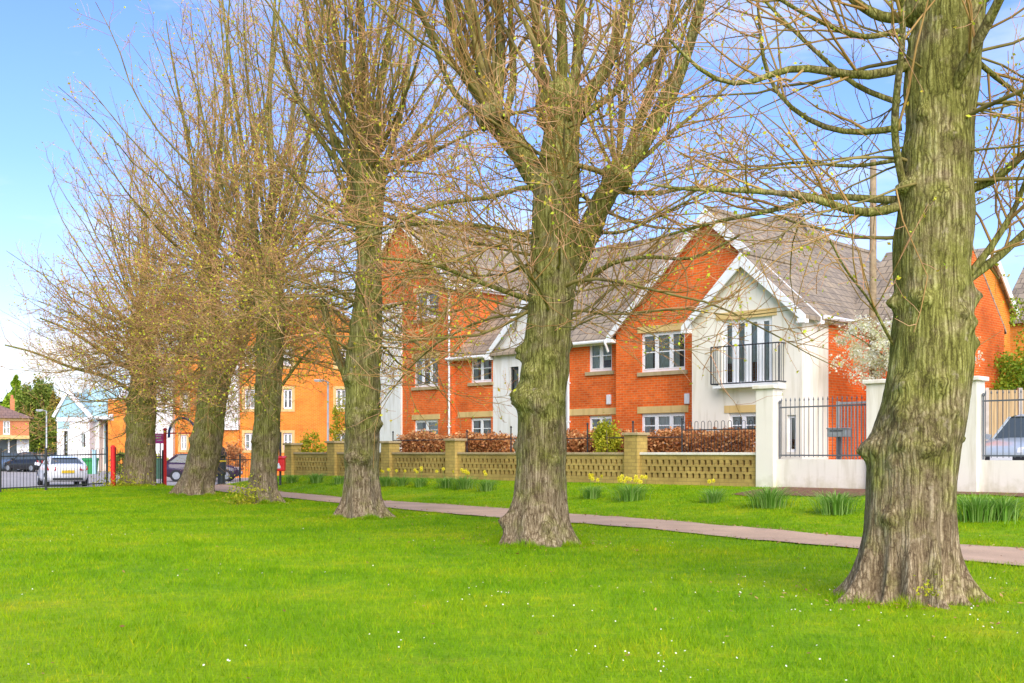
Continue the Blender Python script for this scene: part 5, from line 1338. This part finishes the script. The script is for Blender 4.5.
# ------------------------------------------------------------------ railing, gateway, bins
def bow_railing(label, pts, hgt=1.42, gap=.115, seed=0):
    a = pts[0]; t = thing('bow_top_railing', label, 'railing', (a[0], a[1], float(ground_h(a[0], a[1]))), 0, 'black bow top railings round the park')
    b = MB(); rb = MB(); rb2 = MB(); posts = []
    for (x0, y0), (x1, y1) in zip(pts[:-1], pts[1:]):
        L_ = math.hypot(x1 - x0, y1 - y0); n_ = max(1, int(L_ / (gap * 2))); 
        gz_ = lambda u: float(ground_h(x0 + (x1 - x0) * u, y0 + (y1 - y0) * u))
        for j in range(n_):
            u0 = j / n_; u1 = u0 + .5 / n_ ; z_ = gz_(u0)
            def q(u, z): return (x0 + (x1 - x0) * u, y0 + (y1 - y0) * u, z)
            um = (u0 + u1) / 2; du = (u1 - u0) / 2
            b.tube([q(u0, z_ + .06)] + [q(um - du * math.cos(v), z_ + hgt - .08 + .08 * math.sin(v)) for v in np.linspace(0, PI, 5)] + [q(u1, z_ + .06)], .008, 4)
        for q_, zz in ((rb, .14), (rb2, hgt - .22)): q_.beam((x0, y0, gz_(0) + zz), (x1, y1, gz_(1) + zz), .012, .04)
        k = max(1, round(L_ / 2.6))
        for j in range(k): posts.append((x0 + (x1 - x0) * j / k, y0 + (y1 - y0) * j / k))
    b.build('bars', M['iron'], t); rb.build('rail', M['iron'], t); rb2.build('rail', M['iron'], t)
    for x, y in posts + [pts[-1]]:
        p_ = MB(); z_ = float(ground_h(x, y)); p_.box(FR, x - .035, x + .035, y - .035, y + .035, z_ - .1, z_ + hgt + .05); p_.build('post', M['iron'], t)
def P2(x, Y): return ((x - 512) / FP * Y, Y)
bow_railing('black bow top railing on the left, in front of the white car', [P2(-420, 27), P2(-60, 34.8), P2(0, 36.4), P2(46, 38), P2(107, 40.3)])
bow_railing('black bow top railing between the red post and the red gateway', [P2(115, 41), P2(163, 43)])
bow_railing('black bow top railing right of the gateway, ending by the red bin', [P2(202, 45.5), P2(240, 47), P2(262, 47.5)])
t = thing('gate_post', 'thick red post standing against the leftmost lime', 'post', xyz(113, 40.4, 0)); c = xyz(113, 40.4, 0)
b = MB(); b.tube([(c[0], c[1], -.1), (c[0], c[1], 1.5)], .085, 12); b.lathe((c[0], c[1], 1.5), [(0, .095), (.04, .095), (.1, .04)], 12); b.build('post', M['red_paint'], t, smooth_=False)
t = thing('gateway_arch', 'red gateway posts with blue arch over the park entrance', 'arch', xyz(182, 43, 0))
zt = H + (HY - 430) / FP * 43
for x in (165, 200):
    b = MB(); c = xyz(x, 43, 0); b.tube([(c[0], c[1], -.1), (c[0], c[1], zt)], .065, 10); b.lathe((c[0], c[1], zt), [(0, .08), (.05, .08), (.08, .03)], 10); b.build('post', M['red_paint'], t)
b = MB(); xa, xb = (169 - 512) / FP * 43, (196 - 512) / FP * 43; xm, rr_ = (xa + xb) / 2, (xb - xa) / 2; zb = H + (HY - 434) / FP * 43
b.tube([(xa, 43, zb - .15)] + [(xm - rr_ * math.cos(v), 43, zb + .62 * math.sin(v)) for v in np.linspace(0, PI, 14)] + [(xb, 43, zb - .15)], .05, 8); b.build('arch', M['blue_paint'], t, smooth_=True)
b = MB(); b.beam(xyz(165, 43, zb + .03), xyz(200, 43, zb + .03), .04, .05); b.build('crossbar', M['red_paint'], t)
t = thing('notice_sign', 'magenta notice sign on the red gateway post', 'sign', xyz(160, 43.2, 1.7))
b = MB(); x0, x1 = (155.3 - 512) / FP * 43.2, (164 - 512) / FP * 43.2; z0_, z1_ = H + (HY - 443.5) / FP * 43.2, H + (HY - 433.5) / FP * 43.2
b.box(FR, x0, x1, 43.1, 43.13, z0_, z1_); b.build('board', M['pink'], t)
b = MB()
for k, (u0, u1) in enumerate(((.2, .8), (.15, .7), (.3, .85))): b.box(FR, x0 + (x1 - x0) * u0, x0 + (x1 - x0) * u1, 43.094, 43.099, z1_ - .09 - k * .1, z1_ - .05 - k * .1)
b.build('lettering', M['white'], t)
b = MB(); c = xyz(160, 43.2, 0); b.tube([(c[0], c[1] + .03, -.1), (c[0], c[1] + .03, z1_ - .05)], .025, 8); b.build('post', M['grey_iron'], t)
t = thing('dog_waste_bin', 'small red bin on a black post at the verge', 'bin', xyz(280, 40, .3)); c = xyz(280.3, 40, 0); gz_ = float(ground_h(c[0], c[1]))
z0_, z1_ = H + (HY - 471) / FP * 40, H + (HY - 457) / FP * 40
b = MB(); b.box(FR, c[0] - .21, c[0] + .21, c[1] - .3, c[1] - .03, z0_, z1_ - .06); bd = b.build('body', M['red_paint'], t, bevel=.03)
b = MB(); b.prism([(c[0] - .23, c[1] - .33, z1_ - .06), (c[0] - .23, c[1], z1_ - .06), (c[0] - .23, c[1], z1_ + .04), (c[0] - .23, c[1] - .33, z1_ - .02)], (.46, 0, 0)); b.build('lid', M['red_paint'], t, bevel=.01)
b = MB(); b.box(FR, c[0] - .07, c[0] + .07, c[1] - .306, c[1] - .301, z0_ + .1, z0_ + .2); b.prism([(c[0] - .05, c[1] - .306, z0_ + .2), (c[0] + .04, c[1] - .306, z0_ + .2), (c[0] + .02, c[1] - .306, z0_ + .29), (c[0] - .01, c[1] - .306, z0_ + .3)], (0, .005, 0)); b.build('emblem', M['white'], t)
b = MB(); b.box(FR, c[0] - .035, c[0] + .035, c[1] - .03, c[1] + .04, gz_ - .1, H + (HY - 432) / FP * 40); b.build('post', M['iron'], t)
t = thing('litter_bin', 'black pedestal litter bin with domed cap beside the leaning lime', 'bin', xyz(221, 45, 0)); c = xyz(221.3, 45, 0)
b = MB(); b.lathe((c[0], c[1], -.05), [(0, .2), (.08, .2), (.1, .16), (.45, .15), (.48, .19), (1.15, .2), (1.18, .17)], 16); b.build('body', M['iron'], t, smooth_=False)
b = MB(); b.lathe((c[0], c[1], 1.13), [(0, .2), (.06, .22), (.2, .21), (.22, .17), (.34, .15), (.42, .08), (.5, .02)], 16); b.build('cap', M['black_plastic'], t)
b = MB(); b.lathe((c[0], c[1], .95), [(0, .203), (.03, .206), (.06, .203)], 16); b.build('band', M['yellow_plate'], t)
t = thing('skip_bin', 'green wheeled waste container outside the white hall', 'bin', xyz(86, 76, -.36)); c = xyz(86.5, 76, -.35)
b = MB(); b.prism([(c[0] - .45, c[1], c[2] + .12), (c[0] + .42, c[1], c[2] + .12), (c[0] + .5, c[1], c[2] + 1.1), (c[0] - .5, c[1], c[2] + 1.1)], (0, .9, 0)); b.build('body', M['green_bin'], t, bevel=.03)
b = MB(); b.prism([(c[0] - .53, c[1] - .05, c[2] + 1.1), (c[0] - .53, c[1] + .95, c[2] + 1.1), (c[0] - .53, c[1] + .8, c[2] + 1.3), (c[0] - .53, c[1] + .1, c[2] + 1.22)], (1.06, 0, 0)); b.build('lid', M['green_bin'], t)
for dx in (-.35, .35):
    b = MB(); b.tube([(c[0] + dx - .04, c[1] + .1, c[2] + .08), (c[0] + dx + .04, c[1] + .1, c[2] + .08)], .08, 10); b.build('wheel', M['tyre'], t)
t = thing('blue_post', 'pale blue square post beside the green waste container', 'post', xyz(94, 76, -.36)); c = xyz(94.3, 76, -.35); b = MB(); b.box(FR, c[0] - .1, c[0] + .1, 75.9, 76.1, -.4, 1.45); b.box(FR, c[0] - .13, c[0] + .13, 75.87, 76.13, 1.45, 1.5); b.build('post', M['blue_panel'], t)
t = thing('utility_cabinet', 'green street cabinet beyond the gateway', 'cabinet', xyz(160, 62, -.36)); c = xyz(160, 62, -.36); b = MB(); b.box(FR, c[0] - .22, c[0] + .22, 62, 62.3, -.4, .95); b.box(FR, c[0] - .25, c[0] + .25, 61.97, 62.33, .95, 1.0); b.build('body', simple('cabinet green', (.03, .09, .05), .5), t, bevel=.02)
def lamp(label, x, Y, ytop, zg):
    t = thing('street_lamp', label, 'street lamp', xyz(x, Y, zg)); c = xyz(x, Y, zg); zt = H + (HY - ytop) / FP * Y
    b = MB(); b.tube([(c[0], Y, zg - .1), (c[0], Y, zg + 1.2), (c[0], Y, zg + 1.25), (c[0], Y, zt)], [.09, .085, .055, .045], 10); b.build('pole', M['lamp_grey'], t, smooth_=True)
    b = MB(); b.tube([(c[0], Y, zt - .02), (c[0] - .15, Y, zt + .03), (c[0] - .28, Y, zt + .03)], .025, 6); b.build('arm', M['lamp_grey'], t)
    b = MB(); b.box(FR, c[0] - .65, c[0] - .2, Y - .1, Y + .1, zt, zt + .1); hd = b.build('lamp_head', M['lamp_grey'], t, bevel=.03)
    b = MB(); b.box(FR, c[0] - .6, c[0] - .3, Y - .08, Y + .08, zt - .02, zt - .001); b.build('lens', M['clear_lamp'], hd)
lamp('grey street lamp in front of the white hall at the left', 46.5, 70, 411, -.36)
lamp('pale street lamp against the orange brick block, left of the third lime', 328, 52, 381.5, -.2)

# ------------------------------------------------------------------ cars
def car(label, c, yaw, paint, L=4.2, W=1.76, Hh=1.45, hatch=True, name='parked_car', rear_plate=True):
    t = thing(name, label, 'car', c, yaw, 'cars parked beyond the park')
    R_ = Matrix.Translation(c) @ Matrix.Rotation(yaw, 4, 'Z')
    def G(x, y, z): v = R_ @ Vector((x, y, z)); return (v.x, v.y, v.z)
    h = L / 2; w = W / 2
    # body: stations front(+x) to back
    st = [(h, .62, .38, .52), (h - .06, .78, .30, .66), (h - .25, .9, .22, .74), (h * .62, .97, .20, .86), (h * .38, 1.0, .20, .93), (0, 1.0, .20, .95), (-h * .5, 1.0, .20, .97), (-h * .8, .97, .22, .99), (-h + .12, .92, .28, .96 if hatch else .98), (-h, .84, .38, .82)]
    b = MB(); n = len(st); prof = lambda q: [(-.90, 0), (-1.0, .22), (-1.01, .55), (-.97, .85), (-.86, 1.0), (-.4, 1.03), (.4, 1.03), (.86, 1.0), (.97, .85), (1.01, .55), (1.0, .22), (.90, 0)]
    vs = []
    for x, k, zl, zh in st:
        for py, pz in prof(k): vs.append(G(x - (0 if abs(py) < .9 else .03) * (1 if x > 0 else -1), py * k * w, zl + (zh - zl) * pz))
    m_ = 12; fs = [(i * m_ + j, i * m_ + (j + 1) % m_, (i + 1) * m_ + (j + 1) % m_, (i + 1) * m_ + j) for i in range(n - 1) for j in range(m_)]
    fs += [tuple(range(m_ - 1, -1, -1)), tuple((n - 1) * m_ + j for j in range(m_))]
    b.add(vs, fs); b.build('body', M[paint], t, smooth_=True)
    # glasshouse
    zb = .90; xf0, xf1 = h * .42, h * .14; xr1, xr0 = (-h * .42, -h * .90) if hatch == 'sleek' else (-h * .62, -h * .93)
    lo, hi = .86 * w, .66 * w
    A = [(xf0, zb + .0, lo), (xf1, Hh - .05, hi), (0, Hh, hi), (xr1, Hh - .07, hi), (xr0, zb + .05, lo * .96)]
    vs = [G(x, sg * y, z) for x, z, y in A for sg in (-1, 1)]
    vs += [G(A[0][0], sg * lo, zb - .05) for sg in (-1, 1)] + [G(A[4][0], sg * lo, zb - .05) for sg in (-1, 1)]
    b = MB(); b.add(vs, [(0, 1, 3, 2), (2, 3, 5, 4), (4, 5, 7, 6), (6, 7, 9, 8), (0, 2, 4, 6, 8), (1, 9, 7, 5, 3), (10, 0, 8, 12), (11, 13, 9, 1)]); b.build('window', M['car_glass'], t)
    b = MB()
    top = [(xf1 + .04, Hh - .055), (.0, Hh + .012), (xr1 - .06, Hh - .06)]
    vs = []
    for x, z in top: vs += [G(x, -hi - .03, z - .035), G(x, -hi * .8, z + .012), G(x, hi * .8, z + .012), G(x, hi + .03, z - .035)]
    b.add(vs, [(i * 4 + j, i * 4 + j + 1, i * 4 + j + 5, i * 4 + j + 4) for i in range(2) for j in range(3)])
    for sg in (-1, 1):
        b.beam(G(xf0, sg * (lo + .005), zb - .03), G(xf1, sg * (hi + .01), Hh - .06), .06, .05); b.beam(G(xr0, sg * lo * .97, zb), G(xr1, sg * (hi + .01), Hh - .08), .10, .10)
        b.beam(G(-.25, sg * (lo + .01), zb - .02), G(-.22, sg * (hi + .015), Hh - .04), .06, .03)
    b.build('roof', M[paint], t)
    for sx in (h * .64, -h * .62):
        for sg in (-1, 1):
            b = MB(); y0, y1 = sg * (w - .2), sg * (w + .005); b.tube([G(sx, y0, .31), G(sx, y1 - sg * .02, .31), G(sx, y1, .31)], [.31, .31, .285], 20); wh = b.build('wheel', M['tyre'], t)
            b = MB(); b.tube([G(sx, y1 - sg * .03, .31), G(sx, y1 + sg * .008, .31)], [.2, .19], 14)
            b.build('rim', M['rim'], wh)
    for sg in (-1, 1):
        b = MB(); b.add([G(h - .10 + .035, sg * w * .42, .56), G(h - .10 + .03, sg * w * .42, .70), G(h - .3, sg * w * .88, .76), G(h - .2, sg * w * .90, .60)], [(0, 1, 2, 3)]); b.add([G(h + .0, sg * w * .40, .58), G(h - .04, sg * w * .40, .69), G(h - .17, sg * w * .86, .73), G(h - .10, sg * w * .86, .60), G(h - .2, sg * w * .40, .58), G(h - .2, sg * w * .40, .69)], [(0, 1, 2, 3)]); b.build('headlight', M['clear_lamp'], t)
        b = MB(); z_ = .80; pts = [G(-h - .005, sg * w * .55, z_ - .09), G(-h + .02, sg * w * .55, z_ + .07), G(-h + .22, sg * w * .93, z_ + .09), G(-h + .10, sg * w * .93, z_ - .07)]
        b.prism(pts, Vector(G(-.025, 0, 0)) - Vector(G(0, 0, 0))); b.build('tail_light', M['red_lamp'], t)
        b = MB(); b.box(FR, 0, 0, 0, 0, 0, 0) if False else b.beam(G(h * .36, sg * w * .96, .96), G(h * .34, sg * (w + .17), 1.0), .08, .13); b.build('mirror', M[paint], t)
    b = MB(); b.beam(G(-h - .01, -.26, .66), G(-h - .01, .26, .66), .015, .12); b.build('number_plate', M['yellow_plate'], t)
    b = MB(); b.beam(G(h + .0, -.26, .46), G(h + .0, .26, .46), .03, .11); b.build('number_plate', M['white'], t)
    b = MB(); b.beam(G(-h + .0, -w * .7, .34), G(-h + .0, w * .7, .34), .05, .10); b.build('bumper', M['black_plastic'], t); b = MB(); b.beam(G(h - .02, -w * .62, .42), G(h - .02, w * .62, .42), .05, .16); b.build('bumper', M['black_plastic'], t)
    return t
def gp(x, Y): X = (x - 512) / FP * Y; return (X, Y, max(float(ground_h(X, Y)), -.36) + .015)
car('white hatchback seen from behind through the left railing', gp(62, 49.5), math.radians(119), 'car_white', L=4.1, Hh=1.31, hatch='sleek')
car('black hatchback parked behind the white car on the left', gp(29, 84), math.radians(155), 'car_black', L=3.9, Hh=1.5)
car('grey blue car partly hidden behind the black hatchback by the white hall', gp(50, 93), math.radians(120), 'car_blue', L=4.1)
car('dark car outside the shopfront at the left edge', gp(8, 86.5), math.radians(178), 'car_blue', L=4.1)
car('dark purple car half hidden behind the leaning lime trunk', gp(203, 57), math.radians(8), 'car_red', L=3.9, Hh=1.45)
cs_ = xyz(1040, 27.2, .755); car('silver blue car on the driveway behind the right hand railing', cs_, math.radians(222), 'car_silver', L=4.3, W=1.82, Hh=1.52)

# ------------------------------------------------------------------ far trees on the left
def far_tree(label, x, Y, ytop, rx, mat, n, size, seed, clumps=90, conical=False, kind='broadleaf_tree'):
    pm = FP / Y; g = np.random.default_rng(seed); zt = H + (HY - ytop) / pm; zg = -.4; hh_ = zt - zg; c = ((x - 512) / pm, Y, zg + hh_ * .55)
    t = thing(kind, label, 'tree', (c[0], c[1], zg), 0, 'trees beyond the car park')
    if conical:
        u = g.random(n) ** .7; r = (1 - u) * rx / pm * (.6 + .6 * g.random(n)); a = g.random(n) * 2 * PI; P = np.stack([c[0] + r * np.cos(a), Y + r * np.sin(a), zg + 1 + u * (hh_ - 1)], 1)
        P += (vnoise(P * 1.3)[:, None] - .5) * np.array([1.2, 1.2, .4])
    else: P = blob_points(n, c, (rx / pm, rx / pm, hh_ * .45), g, clumps, .17, .35)
    P = P[P[:, 2] > zg + .4]
    V, Fq = leaves_mesh(P, size, g, .8); np_mesh('crown', V, Fq, mat, t)
    b = MB(); b.tube([(c[0], Y, zg), (c[0] + .1, Y, zg + hh_ * .4), (c[0], Y, zg + hh_ * .85)], [.35, .25, .06], 8)
    for _ in range(10): e = (c[0] + g.normal(0, rx / pm * .5), Y + g.normal(0, rx / pm * .4), zg + hh_ * g.uniform(.5, .95)); b.tube([(c[0], Y, zg + hh_ * g.uniform(.3, .6)), e], [.12, .03], 5)
    b.build('trunk', M['limb'], t)
far_tree('yellow green conical tree behind the corner house', 15, 125, 376, 24, M['green_leaf'], 16000, .32, 1, conical=True, kind='conifer')
far_tree('tall pale green thinly leaved tree left of the hall', 38, 118, 377, 20, M['mid_leaf'], 14000, .24, 2, 110)
far_tree('rusty leaved tree rising beside the blue roofed hall', 57, 108, 394, 13, M['rust_leaf'], 8000, .22, 3)
far_tree('dense green tree between corner house and hall', 45, 104, 412, 17, M['mid_leaf'], 12000, .25, 4)
far_tree('low dark green tree behind the corner house roof', 2, 130, 398, 20, M['dark_leaf'], 8000, .3, 5)
shrub_px('hedge_bush', 'rounded olive shrub beside the leftmost lime beyond the railing', 'shrub', 121, 464, 62, 9, 12, M['mid_leaf'], 1500, .12, 15, clumps=20)
shrub_px('hedge_bush', 'low yellow green shrub at the base of the far white panel', 'shrub', 160, 462, 73, 9, 9, M['yellow_leaf'], 1500, .12, 16, clumps=20)
shrub_px('hedge_bush', 'brownish shrub in front of the far block, behind the gateway', 'shrub', 180, 463, 72, 10, 9, M['hedge'], 1500, .12, 17, clumps=20)
shrub_px('hedge_bush', 'russet bush behind the right hand bow top railing', 'shrub', 232, 458, 60, 14, 16, M['hedge'], 2000, .12, 18, clumps=24)

# ------------------------------------------------------------------ light
w = bpy.data.worlds.new('World'); SC.world = w; w.use_nodes = True
nt = w.node_tree; nt.nodes.clear()
SUN_EL, SUN_AZ = 38.0, 168.0      # azimuth from north (+Y) clockwise toward +X
sky = N(nt, 'ShaderNodeTexSky', sky_type='NISHITA'); sky.sun_disc = False
sky.sun_elevation = math.radians(SUN_EL); sky.sun_rotation = math.radians(SUN_AZ)
sky.air_density = 1.0; sky.dust_density = .5; sky.ozone_density = 1.5
tc = N(nt, 'ShaderNodeTexCoord')
sp = N(nt, 'ShaderNodeSeparateXYZ'); nt.links.new(tc.outputs['Generated'], sp.inputs[0])
mp = N(nt, 'ShaderNodeMapping'); mp.inputs['Scale'].default_value = (1.0, 1.0, 3.2); mp.inputs['Location'].default_value = (.35, .2, .1); nt.links.new(tc.outputs['Generated'], mp.inputs[0])
n1 = N(nt, 'ShaderNodeTexNoise', Scale=3.4, Detail=7.0, Roughness=.55); nt.links.new(mp.outputs[0], n1.inputs['Vector'])
cl = ramp(nt, [(.51, (0, 0, 0)), (.72, (.9, .9, .9))], n1.outputs[0])
hz = ramp(nt, [(.0, (.95, .95, .95)), (.07, (.66, .66, .66)), (.14, (.28, .28, .28)), (.24, (.08, .08, .08)), (.5, (.0, .0, .0))], sp.outputs[2])
mxm = mixc(nt, cl, hz, 1.0, 'ADD')
cb = N(nt, 'ShaderNodeMix', data_type='RGBA', clamp_factor=True)
tint = mixc(nt, sky.outputs[0], (.33, .425, .66), 1.0, 'MULTIPLY')
nt.links.new(mxm, cb.inputs[0]) if False else None
rgb = N(nt, 'ShaderNodeRGBToBW'); nt.links.new(mxm, rgb.inputs[0])
sc_ = N(nt, 'ShaderNodeMath', operation='MULTIPLY', use_clamp=True); sc_.inputs[1].default_value = .75; nt.links.new(rgb.outputs[0], sc_.inputs[0])
nt.links.new(sc_.outputs[0], cb.inputs[0]); nt.links.new(tint, cb.inputs[6]); cb.inputs[7].default_value = (2.7, 2.75, 2.8, 1)
bg = N(nt, 'ShaderNodeBackground', Strength=.12); nt.links.new(cb.outputs[2], bg.inputs[0])
wo = N(nt, 'ShaderNodeOutputWorld'); nt.links.new(bg.outputs[0], wo.inputs[0])
sl = bpy.data.lights.new('sun', 'SUN'); so = bpy.data.objects.new('sun', sl); C.objects.link(so)
sl.energy = 1.5; sl.angle = math.radians(60); sl.color = (1, .91, .77)
el, az = math.radians(SUN_EL), math.radians(SUN_AZ)
dv = Vector((math.sin(az) * math.cos(el), math.cos(az) * math.cos(el), math.sin(el)))
so.rotation_euler = dv.to_track_quat('Z', 'Y').to_euler()
so.location = (0, -10, 30)
vs = SC.view_settings
SC.display_settings.display_device = 'sRGB'
vs.view_transform = 'Standard'; vs.look = 'None'; vs.exposure = 1.93; vs.gamma = 1; vs.use_curve_mapping = False
SC.cycles.max_bounces = 6; SC.cycles.transparent_max_bounces = 16
SC.render.film_transparent = False
